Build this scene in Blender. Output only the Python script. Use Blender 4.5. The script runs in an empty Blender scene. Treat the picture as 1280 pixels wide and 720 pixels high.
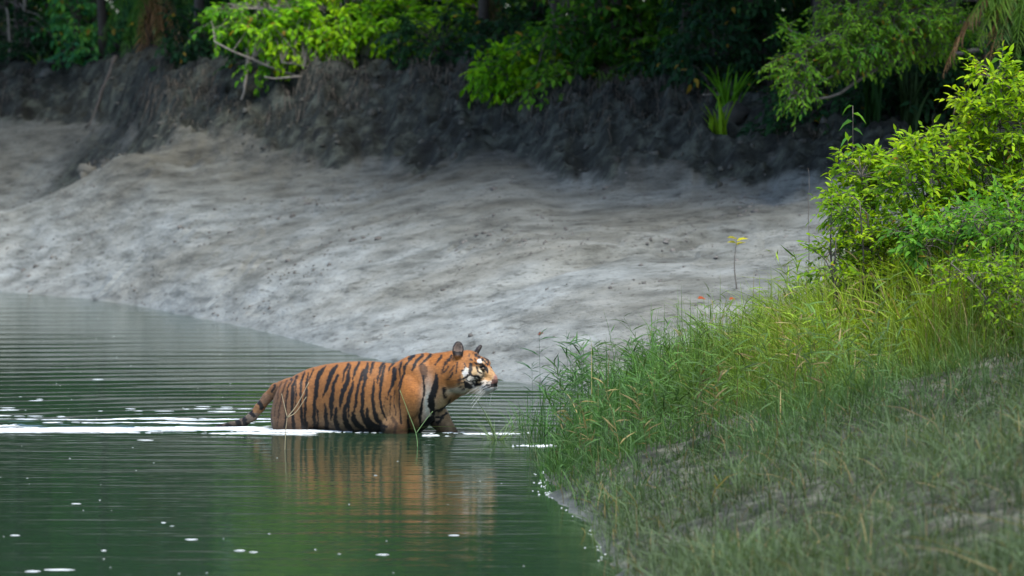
import bpy, math
import numpy as np
from mathutils import Vector, Matrix

R = math.radians
rng = np.random.default_rng(7)
scene = bpy.context.scene
col = scene.collection

# ------------------------------------------------------------------ camera, sky, sun, exposure
CAM_H, FPX = 2.5, 4270.0                    # camera height, focal length in pixels of a 1280 wide frame
PITCH = math.atan(173.0 / FPX)
cam_data = bpy.data.cameras.new('camera')
cam = bpy.data.objects.new('camera', cam_data)
col.objects.link(cam)
cam.location = (0, 0, CAM_H)
cam.rotation_euler = (R(90) - PITCH, 0, 0)
cam_data.sensor_width = 36.0
cam_data.lens = FPX / 1280 * 36.0
cam_data.clip_start, cam_data.clip_end = 0.5, 2000
cam_data.dof.use_dof = True
cam_data.dof.focus_distance = 30.1
cam_data.dof.aperture_fstop = 2.5
cam_data.dof.aperture_blades = 9
scene.camera = cam

SUN_EL, SUN_AZ = R(69), R(150)              # azimuth clockwise from +Y: high, a little to the right; added leaning trees keep the bank in shade
world = bpy.data.worlds.new('World')
scene.world = world
world.use_nodes = True
wn = world.node_tree
sky = wn.nodes.new('ShaderNodeTexSky')
sky.sky_type = 'NISHITA'
sky.sun_disc = False
sky.sun_elevation = SUN_EL
sky.sun_rotation = SUN_AZ
sky.air_density, sky.dust_density, sky.ozone_density = 1.0, 2.0, 1.0
wn.links.new(sky.outputs[0], wn.nodes['Background'].inputs[0])
wn.nodes['Background'].inputs[1].default_value = 0.15
sun_data = bpy.data.lights.new('sun', 'SUN')
sun_data.energy = 2.6
sun_data.angle = R(28)
sun_data.color = (1.0, 0.95, 0.87)
sun = bpy.data.objects.new('sun', sun_data)
col.objects.link(sun)
sd = Vector((math.sin(SUN_AZ) * math.cos(SUN_EL), math.cos(SUN_AZ) * math.cos(SUN_EL), math.sin(SUN_EL)))
sun.rotation_euler = sd.to_track_quat('Z', 'Y').to_euler()
sun.location = sd * 60
scene.view_settings.view_transform = 'Standard'
scene.view_settings.look = 'None'
scene.view_settings.exposure = 1.25
scene.view_settings.gamma = 1.0
scene.view_settings.use_curve_mapping = False
scene.cycles.max_bounces = 6
scene.cycles.diffuse_bounces = 3
scene.cycles.glossy_bounces = 3
scene.cycles.transmission_bounces = 3
scene.cycles.use_denoising = True

# ------------------------------------------------------------------ helpers
CP, SP = math.cos(PITCH), math.sin(PITCH)


def at(px, py, d):
    """World point at picture position px, py (1280x720) whose world y is d."""
    px, py, d = np.asarray(px, float), np.asarray(py, float), np.asarray(d, float)
    v = -(py - 360.0)
    fy, fz = FPX * CP + v * SP, -FPX * SP + v * CP
    k = d / fy
    return np.stack([(px - 640.0) * k, d + 0 * k, CAM_H + fz * k], -1)


def proj(P):
    x, y, z = P[:, 0], P[:, 1], P[:, 2] - CAM_H
    dep = y * CP - z * SP
    up = y * SP + z * CP
    return 640 + FPX * x / dep, 360 - FPX * up / dep


def hash3(i, j, k, seed):
    h = (i.astype(np.int64) * 374761393 + j.astype(np.int64) * 668265263 + k.astype(np.int64) * 2147483647 + seed * 974634777) & 0xffffffff
    h = ((h ^ (h >> 13)) * 1274126177) & 0xffffffff
    h = ((h ^ (h >> 16)) * 2246822519) & 0xffffffff
    return ((h ^ (h >> 15)) & 0xffff) / 65535.0


def vnoise(x, y, z, seed=0):
    xi, yi, zi = np.floor(x), np.floor(y), np.floor(z)
    fx, fy, fz = x - xi, y - yi, z - zi
    fx, fy, fz = [f * f * f * (f * (f * 6 - 15) + 10) for f in (fx, fy, fz)]
    out = 0
    for a in (0, 1):
        wx = fx if a else 1 - fx
        for b in (0, 1):
            wy = fy if b else 1 - fy
            for c in (0, 1):
                wz = fz if c else 1 - fz
                out = out + wx * wy * wz * hash3(xi + a, yi + b, zi + c, seed)
    return out * 2 - 1


def fbm(x, y, z=None, oct=4, seed=0, gain=0.5):
    if z is None:
        z = np.zeros_like(x)
    s, a, f, n = 0, 1.0, 1.0, 0
    for o in range(oct):
        s = s + a * vnoise(x * f + 17.3 * o, y * f + 5.1 * o, z * f, seed + o)
        n += a
        a *= gain
        f *= 2.03
    return s / n


def sstep(a, b, x):
    t = np.clip((x - a) / (b - a), 0, 1)
    return t * t * (3 - 2 * t)


def nrm(v):
    return v / np.maximum(np.linalg.norm(v, axis=-1, keepdims=True), 1e-9)


class MB:
    """Collects geometry, then links it as ONE mesh object."""

    def __init__(self):
        self.v, self.q, self.t, self.c, self.n = [], [], [], [], 0

    def add(self, v, quads=None, tris=None, c=None):
        v = np.asarray(v, float).reshape(-1, 3)
        if quads is not None and len(quads):
            self.q.append(np.asarray(quads, np.int64).reshape(-1, 4) + self.n)
        if tris is not None and len(tris):
            self.t.append(np.asarray(tris, np.int64).reshape(-1, 3) + self.n)
        if c is None:
            c = np.ones(3)
        self.c.append(np.broadcast_to(np.asarray(c, float), (len(v), 3)))
        self.v.append(v)
        self.n += len(v)

    def build(self, name, material, parent=None, smooth=True, origin=None, normals=None):
        v = np.concatenate(self.v)
        q = np.concatenate(self.q) if self.q else np.zeros((0, 4), np.int64)
        t = np.concatenate(self.t) if self.t else np.zeros((0, 3), np.int64)
        me = bpy.data.meshes.new(name)
        me.vertices.add(len(v))
        me.vertices.foreach_set('co', v.astype(np.float32).ravel())
        nl = q.size + t.size
        me.loops.add(nl)
        me.loops.foreach_set('vertex_index', np.concatenate([q.ravel(), t.ravel()]).astype(np.int32))
        me.polygons.add(len(q) + len(t))
        ls = np.concatenate([np.arange(len(q)) * 4, q.size + np.arange(len(t)) * 3]).astype(np.int32)
        me.polygons.foreach_set('loop_start', ls)
        me.update(calc_edges=True)
        me.polygons.foreach_set('use_smooth', np.full(len(q) + len(t), smooth))
        ca = me.color_attributes.new('Col', 'FLOAT_COLOR', 'POINT')
        cc = np.concatenate(self.c)
        ca.data.foreach_set('color', np.concatenate([cc, np.ones((len(cc), 1))], 1).astype(np.float32).ravel())
        me.update()
        if normals is not None:
            me.normals_split_custom_set_from_vertices(normals.tolist())
        me.materials.append(material)
        o = bpy.data.objects.new(name, me)
        col.objects.link(o)
        if origin is not None and parent is None:
            o.location = origin
        if parent is not None:
            o.parent = parent
        return o


def thing(name, label, cat, loc, group=None):
    o = bpy.data.objects.new(name, None)
    o.empty_display_size = 0.2
    col.objects.link(o)
    o.location = loc
    o['label'], o['category'] = label, cat
    if group:
        o['group'] = group
    return o


def tag(o, label, cat, group=None, kind=None):
    if label:
        o['label'] = label
    if cat:
        o['category'] = cat
    if group:
        o['group'] = group
    if kind:
        o['kind'] = kind
    return o


def tube(mb, pts, radii, sides=6, c=(1, 1, 1), cap=True):
    pts = np.asarray(pts, float)
    n = len(pts)
    radii = np.broadcast_to(np.asarray(radii, float), (n,))
    tan = nrm(np.gradient(pts, axis=0))
    ref = np.array([0.3, 0.2, 1.0]) if abs(tan[0, 2]) < 0.9 else np.array([1.0, 0.1, 0])
    V = []
    a = np.linspace(0, 2 * np.pi, sides, endpoint=False)
    for i in range(n):
        u = nrm(np.cross(tan[i], ref))
        w = np.cross(tan[i], u)
        ref = np.cross(u, tan[i])
        V.append(pts[i] + radii[i] * (np.cos(a)[:, None] * u + np.sin(a)[:, None] * w))
    V = np.concatenate(V)
    i = np.arange(n - 1)[:, None] * sides
    j = np.arange(sides)[None]
    k = (j + 1) % sides
    F = np.stack([i + j, i + k, i + sides + k, i + sides + j], -1).reshape(-1, 4)
    T = []
    if cap:
        V = np.concatenate([V, pts[:1], pts[-1:]])
        for s in range(sides):
            T.append((n * sides, (s + 1) % sides, s))
            T.append((n * sides + 1, (n - 1) * sides + s, (n - 1) * sides + (s + 1) % sides))
    mb.add(V, F, T if T else None, c)


def curve(pts, n):
    """Catmull-Rom through pts."""
    P = np.asarray(pts, float)
    P = np.concatenate([[2 * P[0] - P[1]], P, [2 * P[-1] - P[-2]]])
    m = len(P) - 3
    t = np.linspace(0, m - 1e-6, n)
    i = t.astype(int)
    f = (t - i)[:, None]
    p0, p1, p2, p3 = P[i], P[i + 1], P[i + 2], P[i + 3]
    return 0.5 * (2 * p1 + (p2 - p0) * f + (2 * p0 - 5 * p1 + 4 * p2 - p3) * f ** 2 + (3 * p1 - p0 - 3 * p2 + p3) * f ** 3)


# ------------------------------------------------------------------ materials
def nodes_of(name):
    m = bpy.data.materials.new(name)
    m.use_nodes = True
    nt = m.node_tree
    return m, nt, nt.nodes['Principled BSDF'], nt.links


def attr_node(nt):
    a = nt.nodes.new('ShaderNodeAttribute')
    a.attribute_name = 'Col'
    return a


def mapping(nt, scale, coord='Object', rz=0.0):
    tc = nt.nodes.new('ShaderNodeTexCoord')
    mp = nt.nodes.new('ShaderNodeMapping')
    mp.inputs['Scale'].default_value = scale
    mp.inputs['Rotation'].default_value = (0, 0, rz)
    nt.links.new(tc.outputs[coord], mp.inputs[0])
    return mp


def noise_node(nt, scale, detail=4, rough=0.55, vec=None):
    n = nt.nodes.new('ShaderNodeTexNoise')
    n.inputs['Scale'].default_value = scale
    n.inputs['Detail'].default_value = detail
    n.inputs['Roughness'].default_value = rough
    if vec is None:
        vec = mapping(nt, (1, 1, 1))
    nt.links.new(vec.outputs[0], n.inputs['Vector'])
    return n


def ramp(nt, fac, stops):
    r = nt.nodes.new('ShaderNodeValToRGB')
    el = r.color_ramp.elements
    el[0].position, el[0].color = stops[0][0], (*stops[0][1], 1)
    el[1].position, el[1].color = stops[-1][0], (*stops[-1][1], 1)
    for p, c in stops[1:-1]:
        e = el.new(p)
        e.color = (*c, 1)
    nt.links.new(fac, r.inputs[0])
    return r


def mult(nt, a, b, fac=1.0, mode='MULTIPLY'):
    m = nt.nodes.new('ShaderNodeMix')
    m.data_type = 'RGBA'
    m.blend_type = mode
    m.inputs[0].default_value = fac
    nt.links.new(a, m.inputs[6])
    nt.links.new(b, m.inputs[7])
    return m


def bump(nt, height, strength, dist):
    b = nt.nodes.new('ShaderNodeBump')
    b.inputs['Strength'].default_value = strength
    b.inputs['Distance'].default_value = dist
    nt.links.new(height, b.inputs['Height'])
    return b


def leaf_mat(name, rough=0.45, trans=0.35, tint=(1.25, 1.2, 0.5), spec=0.5):
    m, nt, p, L = nodes_of(name)
    a = attr_node(nt)
    L.new(a.outputs['Color'], p.inputs['Base Color'])
    p.inputs['Roughness'].default_value = rough
    p.inputs['Specular IOR Level'].default_value = spec
    tr = nt.nodes.new('ShaderNodeBsdfTranslucent')
    tc = nt.nodes.new('ShaderNodeMix')
    tc.data_type = 'RGBA'
    tc.blend_type = 'MULTIPLY'
    tc.inputs[0].default_value = 1
    L.new(a.outputs['Color'], tc.inputs[6])
    tc.inputs[7].default_value = (*tint, 1)
    L.new(tc.outputs[2], tr.inputs['Color'])
    mx = nt.nodes.new('ShaderNodeMixShader')
    mx.inputs[0].default_value = trans
    L.new(p.outputs[0], mx.inputs[1])
    L.new(tr.outputs[0], mx.inputs[2])
    L.new(mx.outputs[0], nt.nodes['Material Output'].inputs[0])
    return m


LEAF = leaf_mat('leaf', .55, .42, spec=.1)
GRASS = leaf_mat('grass_blade', 0.65, 0.38, spec=.2)


def wood_mat(name, c0, c1, rough=0.85):
    m, nt, p, L = nodes_of(name)
    mp = mapping(nt, (9, 9, 3))
    n = noise_node(nt, 4, 5, 0.6, mp)
    r = ramp(nt, n.outputs[0], [(0.3, c0), (0.7, c1)])
    L.new(r.outputs[0], p.inputs['Base Color'])
    p.inputs['Roughness'].default_value = rough
    b = bump(nt, n.outputs[0], 0.6, 0.02)
    L.new(b.outputs[0], p.inputs['Normal'])
    return m


BARK = wood_mat('bark', (0.04, 0.034, 0.028), (0.13, 0.115, 0.095))
BARK_PALE = wood_mat('pale_bark', (0.10, 0.09, 0.075), (0.24, 0.22, 0.19))
BARK_DARK = wood_mat('dark_bark', (0.02, 0.018, 0.016), (0.06, 0.052, 0.045))


def vcol_mat(name, rough=0.6, spec=0.4, nscale=0, nstr=0.3):
    m, nt, p, L = nodes_of(name)
    a = attr_node(nt)
    L.new(a.outputs['Color'], p.inputs['Base Color'])
    p.inputs['Roughness'].default_value = rough
    p.inputs['Specular IOR Level'].default_value = spec
    if nscale:
        n = noise_node(nt, nscale, 4)
        L.new(bump(nt, n.outputs[0], nstr, 0.01).outputs[0], p.inputs['Normal'])
    return m


def ground_mat():
    m, nt, p, L = nodes_of('river_mud')
    a = attr_node(nt)
    sep = nt.nodes.new('ShaderNodeSeparateColor')
    L.new(a.outputs['Color'], sep.inputs[0])
    # pale tidal mud, streaked along the slope
    mp = mapping(nt, (0.5, 0.5, 3.0))
    n1 = noise_node(nt, 2.2, 7, 0.62, mp)
    mud = ramp(nt, n1.outputs[0], [(0.34, (0.0810, 0.0902, 0.0858)), (0.5, (0.1504, 0.1669, 0.1616)), (0.66, (0.2083, 0.2313, 0.2276))])
    n2 = noise_node(nt, 5, 6, 0.72, mapping(nt, (0.5, 0.5, 3.0)))
    spots = ramp(nt, n2.outputs[0], [(0.35, (0.36, 0.35, 0.33)), (0.45, (1, 1, 1))])
    mud1 = mult(nt, mud.outputs[0], spots.outputs[0], 0.85)
    n5 = noise_node(nt, 17, 5, 0.7, mapping(nt, (0.7, 0.7, 2.0)))
    specks = ramp(nt, n5.outputs[0], [(0.36, (0.40, 0.38, 0.35)), (0.43, (1, 1, 1))])
    mud3 = mult(nt, mud1.outputs[2], specks.outputs[0], 0.95)
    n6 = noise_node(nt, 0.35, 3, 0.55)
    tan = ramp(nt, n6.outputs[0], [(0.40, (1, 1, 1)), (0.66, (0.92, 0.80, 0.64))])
    mud4 = mult(nt, mud3.outputs[2], tan.outputs[0], 0.45)
    # canopy shade painted over the higher mud, with a faint brown soil tint
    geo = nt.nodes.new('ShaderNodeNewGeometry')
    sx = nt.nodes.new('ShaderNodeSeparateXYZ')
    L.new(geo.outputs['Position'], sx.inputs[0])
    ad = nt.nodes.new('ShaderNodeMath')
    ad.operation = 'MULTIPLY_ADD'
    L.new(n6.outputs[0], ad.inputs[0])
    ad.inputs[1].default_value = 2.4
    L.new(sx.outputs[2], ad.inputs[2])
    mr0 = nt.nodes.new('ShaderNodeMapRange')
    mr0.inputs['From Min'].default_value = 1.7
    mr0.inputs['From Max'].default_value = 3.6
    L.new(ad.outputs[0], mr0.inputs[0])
    high_mud_shade = ramp(nt, mr0.outputs[0], [(0.0, (1, 1, 1)), (1.0, (0.42, 0.40, 0.36))])
    mud2 = mult(nt, mud4.outputs[2], high_mud_shade.outputs[0], 1.0)
    # dark clay of the cut bank
    n3 = noise_node(nt, 2.4, 8, 0.7)
    clay = ramp(nt, n3.outputs[0], [(0.36, (0.0039, 0.0047, 0.0034)), (0.5, (0.0145, 0.0178, 0.0139)), (0.64, (0.0533, 0.0610, 0.0480))])
    mx = nt.nodes.new('ShaderNodeMix')
    mx.data_type = 'RGBA'
    L.new(sep.outputs[0], mx.inputs[0])
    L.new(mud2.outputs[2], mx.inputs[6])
    L.new(clay.outputs[0], mx.inputs[7])
    # silty soil of the grassy bank
    n4 = noise_node(nt, 5, 6, 0.65)
    soil = ramp(nt, n4.outputs[0], [(0.37, (0.0130, 0.0140, 0.0089)), (0.5, (0.0390, 0.0419, 0.0279)), (0.64, (0.1004, 0.1062, 0.0781))])
    mx2 = nt.nodes.new('ShaderNodeMix')
    mx2.data_type = 'RGBA'
    L.new(sep.outputs[1], mx2.inputs[0])
    L.new(mx.outputs[2], mx2.inputs[6])
    L.new(soil.outputs[0], mx2.inputs[7])
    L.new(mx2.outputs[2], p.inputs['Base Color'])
    # wet shine towards the water
    mr = nt.nodes.new('ShaderNodeMapRange')
    mr.inputs['To Min'].default_value = 0.85
    mr.inputs['To Max'].default_value = 0.45
    L.new(sep.outputs[2], mr.inputs[0])
    L.new(mr.outputs[0], p.inputs['Roughness'])
    p.inputs['Specular IOR Level'].default_value = 0.25
    nb = noise_node(nt, 5, 9, 0.66, mapping(nt, (0.6, 0.6, 2.4)))
    b1 = bump(nt, nb.outputs[0], 0.7, 0.08)
    nb2 = noise_node(nt, 14, 5, 0.65)
    b2 = bump(nt, nb2.outputs[0], 0.6, 0.03)
    L.new(b1.outputs[0], b2.inputs['Normal'])
    L.new(b2.outputs[0], p.inputs['Normal'])
    return m


def water_mat():
    m, nt, p, L = nodes_of('river_water')
    p.inputs['Base Color'].default_value = (0.015, 0.034, 0.018, 1)
    p.inputs['Roughness'].default_value = 0.055
    p.inputs['IOR'].default_value = 1.333
    n = noise_node(nt, 5.0, 3, 0.5, mapping(nt, (0.35, 1.6, 1)))
    b = bump(nt, n.outputs[0], 0.22, 0.02)
    n2 = noise_node(nt, 1.1, 2, 0.5, mapping(nt, (0.35, 1.3, 1)))
    b2 = bump(nt, n2.outputs[0], 0.12, 0.06)
    L.new(b2.outputs[0], b.inputs['Normal'])
    L.new(b.outputs[0], p.inputs['Normal'])
    return m


MUD = ground_mat()
WATER = water_mat()

# ------------------------------------------------------------------ terrain
# each column: picture x, then (distance, picture y) of waterline, mid mud, mud crest, gully, bank foot, bank top
COLS = [
    (-1600, (78, None, 0), (86, None, 1.0), (93, None, 2.0), (95, None, 1.7), (103, None, 3.2), (107, None, 4.6)),
    (-400, (66, None, 0), (70, None, .75), (74.5, None, 1.6), (77, None, 1.1), (85, None, 3.2), (88, None, 4.6)),
    (0, (60, 365), (63, 315), (66.5, 262), (69, None, .85), (77, 150), (80, 88)),
    (100, (57.3, 373), (61, 300), (66, 225), (68.3, None, 1.5), (75, 148), (78.3, 86)),
    (170, (54.6, 381), (59.2, 290), (65.0, 192), (67.3, None, 2.28), (70, 162), (73.5, 82)),
    (230, (51.5, 394), (57, 292), (63.6, 193), (64.3, None, 2.6), (65.8, 156), (69.5, 82)),
    (300, (48.3, 408), (55, 300), (62.3, 200), (63, None, 2.55), (64.2, 160), (67.5, 82)),
    (460, (41, 447), (50, 310), (59.3, 207), (60, None, 2.42), (61.3, 165), (64.3, 92)),
    (620, (37.2, 474), (45.5, 320), (57.2, 188), (57.8, None, 2.65), (58.8, 155), (61.8, 86)),
    (720, (35.3, 490), (43, 330), (53.2, 232), (53.8, None, 2.15), (55, 185), (59, 105)),
    (900, (33, None, 0), (41.5, 335), (50.5, 230), (51.1, None, 2.2), (52.3, 180), (56.3, 118)),
    (1050, (32, None, 0), (40, 335), (48.2, 245), (48.8, None, 2.05), (50, 200), (53.5, 140)),
    (1280, (31, None, 0), (39, 335), (47, 258), (47.6, None, 1.95), (49, 215), (52.3, 150)),
    (1800, (28, None, 0), (35, None, .9), (43, None, 1.8), (43.6, None, 2.0), (45, None, 2.5), (49, None, 3.5)),
    (3200, (20, None, 0), (26, None, .9), (34, None, 1.8), (34.6, None, 2.0), (36, None, 2.5), (40, None, 3.5)),
]
_cx = np.array([c[0] for c in COLS], float)
_cd = np.array([[p[0] for p in c[1:]] for c in COLS], float)
_cz = np.array([[(p[2] if p[1] is None else float(at(c[0], p[1], p[0])[2])) for p in c[1:]] for c in COLS], float)
_cz[:, 0] = 0.0


def pchip1(xs, ys, x):
    """Smooth monotone-ish interpolation along the columns (Catmull-Rom, limited)."""
    i = np.clip(np.searchsorted(xs, x) - 1, 0, len(xs) - 2)
    t = np.clip((x - xs[i]) / (xs[i + 1] - xs[i]), 0, 1)
    dl = np.diff(ys) / np.diff(xs)
    m = np.zeros(len(xs))
    m[1:-1] = np.where(dl[:-1] * dl[1:] > 0, 2 * dl[:-1] * dl[1:] / np.where(np.abs(dl[:-1] + dl[1:]) < 1e-9, 1, dl[:-1] + dl[1:]), 0)
    m[0], m[-1] = dl[0], dl[-1]
    h = xs[i + 1] - xs[i]
    t2, t3 = t * t, t * t * t
    return ys[i] * (2 * t3 - 3 * t2 + 1) + h * m[i] * (t3 - 2 * t2 + t) + ys[i + 1] * (-2 * t3 + 3 * t2) + h * m[i + 1] * (t3 - t2)


SHORE_Y = np.array([4, 12, 17, 20.2, 23.1, 25.2, 26.8, 28.6, 31.5, 35.2, 38, 42, 60])
SHORE_X = np.array([2.6, 1.35, .85, .62, .52, .26, .28, .40, .62, .95, 1.9, 3.6, 12])


def far_profile(px, d):
    px = np.clip(px, -1600, 3200)
    D = [pchip1(_cx, _cd[:, k], px) for k in range(6)]
    Z = [pchip1(_cx, _cz[:, k], px) for k in range(6)]
    # scalloped, uneven bank: the upper points wander along its length
    d = d + (2.0 * fbm(px * .009, px * 0 + 7.7, oct=4, seed=37) + .35 * fbm(px * .05, d * .4, oct=3, seed=38)) * sstep(-2.5, .5, d - D[2]) * sstep(100, 330, px + 60)
    z = np.where(d < D[0], -np.minimum(1.3, 0.13 * (D[0] - d)), 0.0)
    h = [D[k + 1] - D[k] for k in range(5)]
    dl = [(Z[k + 1] - Z[k]) / h[k] for k in range(5)]
    m = [dl[0]]
    for k in range(1, 5):
        pr = dl[k - 1] * dl[k]
        m.append(np.where(pr > 0, 2 * pr / np.where(np.abs(dl[k - 1] + dl[k]) < 1e-9, 1, dl[k - 1] + dl[k]), 0))
    m.append(dl[4] * .5)
    for k in range(5):
        t = (d - D[k]) / h[k]
        q = (t >= 0) & (t <= 1)
        t2, t3 = t * t, t * t * t
        zz = Z[k] * (2 * t3 - 3 * t2 + 1) + h[k] * m[k] * (t3 - 2 * t2 + t) + Z[k + 1] * (-2 * t3 + 3 * t2) + h[k] * m[k + 1] * (t3 - t2)
        z = np.where(q, zz, z)
    over = d - D[5]
    z = np.where(over > 0, Z[5] + 0.7 * (1 - np.exp(-np.maximum(over, 0) / 6)), z)
    foot = fbm(px * .011, px * 0 + 3.3, oct=4, seed=35)
    clay = sstep(-.7, .7, d - D[3] + 2.0 * foot * sstep(100, 300, px))
    clay = np.where(px < 240, np.maximum(clay * (1 - sstep(150, 240, 240 - px) * 0), 0), clay)
    # left of the crest a second strip of pale mud lies between gully and bank
    g = sstep(-.6, .1, d - D[2]) * (1 - sstep(.15, .55, (d - D[3]) / (D[4] - D[3]) - .75 * sstep(0, 170, px)))
    b = sstep(-.6, .4, d - D[4])
    left = sstep(240, 130, px)
    clay = clay * (1 - left) + np.maximum(g * .6, b) * left
    return z, clay, D


def near_bank(x, d):
    xs = np.interp(d, SHORE_Y, SHORE_X)
    s = x - xs
    h = np.interp(s, [-6, 0, .2, 1, 2, 3.2, 5, 9, 30], [-1.3, 0, .07, .3, .58, .92, 1.2, 1.5, 2.0])
    return h, s


def terrain(x, d):
    """Height and material masks at world x, y=d (no fine displacement)."""
    px = 640 + FPX * x / np.maximum(d, 3)
    zf, clay, D = far_profile(px, d)
    zn, s = near_bank(x, d)
    k = 0.12
    h = np.clip(0.5 + 0.5 * (zf - zn) / k, 0, 1)
    z = zn * (1 - h) + zf * h + k * h * (1 - h) * (x > -3)
    soil = 1 - h
    soil = soil * sstep(-.25, .1, s)
    wet = np.exp(-np.maximum(z, 0) / 0.28)
    return z, clay * h, soil, wet, D


def ground_z(x, d):
    x, d = np.atleast_1d(np.asarray(x, float)), np.atleast_1d(np.asarray(d, float))
    return terrain_full(x, d)[0]


def terrain_full(x, d):
    z, clay, soil, wet, D = terrain(x, d)
    z0 = z
    mudm = (1 - clay) * (1 - soil)
    above = sstep(-.05, .25, z)
    # ragged clay edge
    jag = fbm(x * 1.3, d * .8, oct=5, seed=31) * (1 - .6 * sstep(240, 130, 640 + FPX * x / np.maximum(d, 3)))
    soft = sstep(.1, .9, clay + jag * .5 * (clay > .02) * (clay < .98))
    clay = sstep(.25, .75, clay + (jag * 1.3) * (clay > .02) * (clay < .98))
    # mud: soft swells and slump ledges along the slope
    z = z + mudm * above * (fbm(x * .5, d * .28, oct=3, seed=3) * .06 + fbm(x * .6, d * .5, z0 * 4, oct=4, seed=5) * .022)
    led = fbm(x * 1.1 + 3, d * .5, oct=4, seed=9)
    u = d * .55 + led * 1.7
    saw = u - np.floor(u)
    saw = np.where(saw < .16, 1 - saw / .16, (saw - .16) / .84)
    z = z - mudm * above * saw * .075 * sstep(-.15, .45, fbm(x * .45, d * .3, oct=3, seed=15))
    # the long low step in the mud right of the middle
    ln = np.interp(x, [-1.2, 0, .6, 1.6, 2.75, 3.9, 6], [42.6, 43.4, 43.8, 44.6, 45.6, 46.4, 47.2]) + fbm(x * 1.4, d * .2, oct=3, seed=16) * .35
    z = z - mudm * above * .17 * (sstep(-1.6, 0, d - ln) * (1 - sstep(0, .3, d - ln))) * sstep(-1.2, .8, x)
    z = z + mudm * above * (np.maximum(0, fbm(x * 1.9, d * 1.6, z0 * 5, oct=4, seed=12) - .05) * .07)
    # clay: crumbled blocks, runnels down the face
    rid = 1 - np.abs(fbm(x * 1.6 + .3 * d, d * 1.2, z * 1.2, oct=5, seed=21))
    z = z + soft * ((rid - .75) * .65 + fbm(x * 3.2, d * 2.6, z * 2, oct=5, seed=25, gain=.6) * .24) * sstep(1.2, 3.2, z0)
    z = z + soil * (fbm(x * 1.2, d * .8, oct=4, seed=41) * .09 + fbm(x * 5, d * 4, oct=3, seed=44) * .03)
    return z, clay, soil, wet


def build_ground():
    cols = np.concatenate([np.linspace(-1600, -80, 36), np.arange(-70, 1360, 4.0), np.linspace(1380, 3200, 40)])
    rows = np.concatenate([np.linspace(2, 14, 14), np.arange(14.3, 36, .13), np.arange(36, 48, .1), np.arange(48, 82, .075), np.arange(82, 96, .4),
                           np.array([100, 110, 125, 150, 200, 300, 500, 900])])
    PX, D = np.meshgrid(cols, rows, indexing='ij')
    fan = np.where(rows > 100, 1 + (rows - 100) / 60, 1)[None, :]
    X = (PX - 640) * D / FPX * np.where(np.abs(PX - 640) > 700, fan, 1)
    x, d = X.ravel(), D.ravel()
    z, clay, soil, wet = terrain_full(x, d)
    nc, nr = len(cols), len(rows)
    i = np.arange(nc - 1)[:, None] * nr
    j = np.arange(nr - 1)[None]
    F = np.stack([i + j, i + nr + j, i + nr + j + 1, i + j + 1], -1).reshape(-1, 4)
    mb = MB()
    mb.add(np.stack([x, d, z], -1), F, c=np.stack([clay, soil, wet], -1))
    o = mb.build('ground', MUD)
    tag(o, 'grey tidal mud slope with dark eroded bank', 'ground', kind='structure')
    return o


build_ground()

# ------------------------------------------------------------------ water
TX, TD = -1.145, 30.3                       # where the tiger stands


def water_h(x, d):
    r = np.hypot((x - TX) * .55, d - TD) + .001
    ph = 2 * np.pi / .05 * np.log(.30 + .05 * r)
    lam = .30 + .05 * r
    up = sstep(-.2, 1.2, d - TD)                                   # beyond the tiger the wake rings run out
    n = fbm(x * .35, d * .5, oct=3, seed=61)
    slope = (.010 + .050 * up * (1 - .6 * sstep(34, 42, d))) * (0.55 + .75 * sstep(-.5, .5, n)) * np.exp(-r / 30)
    h = slope * lam / (2 * np.pi) * np.sin(ph + 2.2 * n + .9 * fbm(x * .9, d * .7, oct=2, seed=63))
    th = .06
    u = d * math.cos(th) - x * math.sin(th)
    h += (.005 + .012 * up * (1 - .5 * sstep(34, 42, d))) * .07 * np.sin(2 * np.pi * u / .44 + 3 * fbm(x * .25, d * .4, oct=2, seed=66))
    # the wake trailing behind the animal
    w = np.exp(-((d - 30.55 - .12 * np.abs(x + 2.2)) / .5) ** 2) * sstep(-.9, -1.9, x)
    h += w * .028 * fbm(x * 1.6, d * 9, oct=3, seed=71)
    calm = sstep(.0, .35, x - np.interp(d, SHORE_Y, SHORE_X) + .3)
    return h * (1 - .8 * calm)


def build_water():
    cols = np.concatenate([np.linspace(-2600, -60, 50), np.arange(-50, 1000, 4.0), np.linspace(1010, 3400, 40)])
    rows = np.concatenate([np.linspace(1, 15, 20), np.arange(15.3, 28, .085), np.arange(28, 37, .035), np.arange(37, 62, .06), np.linspace(62.5, 130, 40)])
    PX, D = np.meshgrid(cols, rows, indexing='ij')
    X = (PX - 640) * D / FPX
    x, d = X.ravel(), D.ravel()
    z = water_h(x, d)
    nc, nr = len(cols), len(rows)
    i = np.arange(nc - 1)[:, None] * nr
    j = np.arange(nr - 1)[None]
    F = np.stack([i + j, i + nr + j, i + nr + j + 1, i + j + 1], -1).reshape(-1, 4)
    mb = MB()
    mb.add(np.stack([x, d, z], -1), F)
    tag(mb.build('water', WATER), 'dark green rippled river water', 'water', kind='structure')


build_water()

# ------------------------------------------------------------------ tiger
# Modelled in units of U metres; zx, zy are side view coordinates, 446 is the waterline.
U = 30.3 / FPX / 3.2
YAW = R(15)
T_ROOT = np.array([TX, TD, 0.0])


def tloc(zx, zy, lat=0.0):
    """Side view position to the tiger's own frame; lat < 0 is the side facing the camera."""
    return np.array([(zx - 700) / math.cos(YAW) + lat * math.tan(YAW) * -1.0 * 1.0, lat, 446 - zy], float)


def t2w(P):
    c, s = math.cos(YAW), math.sin(YAW)
    return T_ROOT + U * np.stack([P[:, 0] * c + P[:, 1] * s, -P[:, 0] * s + P[:, 1] * c, P[:, 2]], -1)


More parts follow.
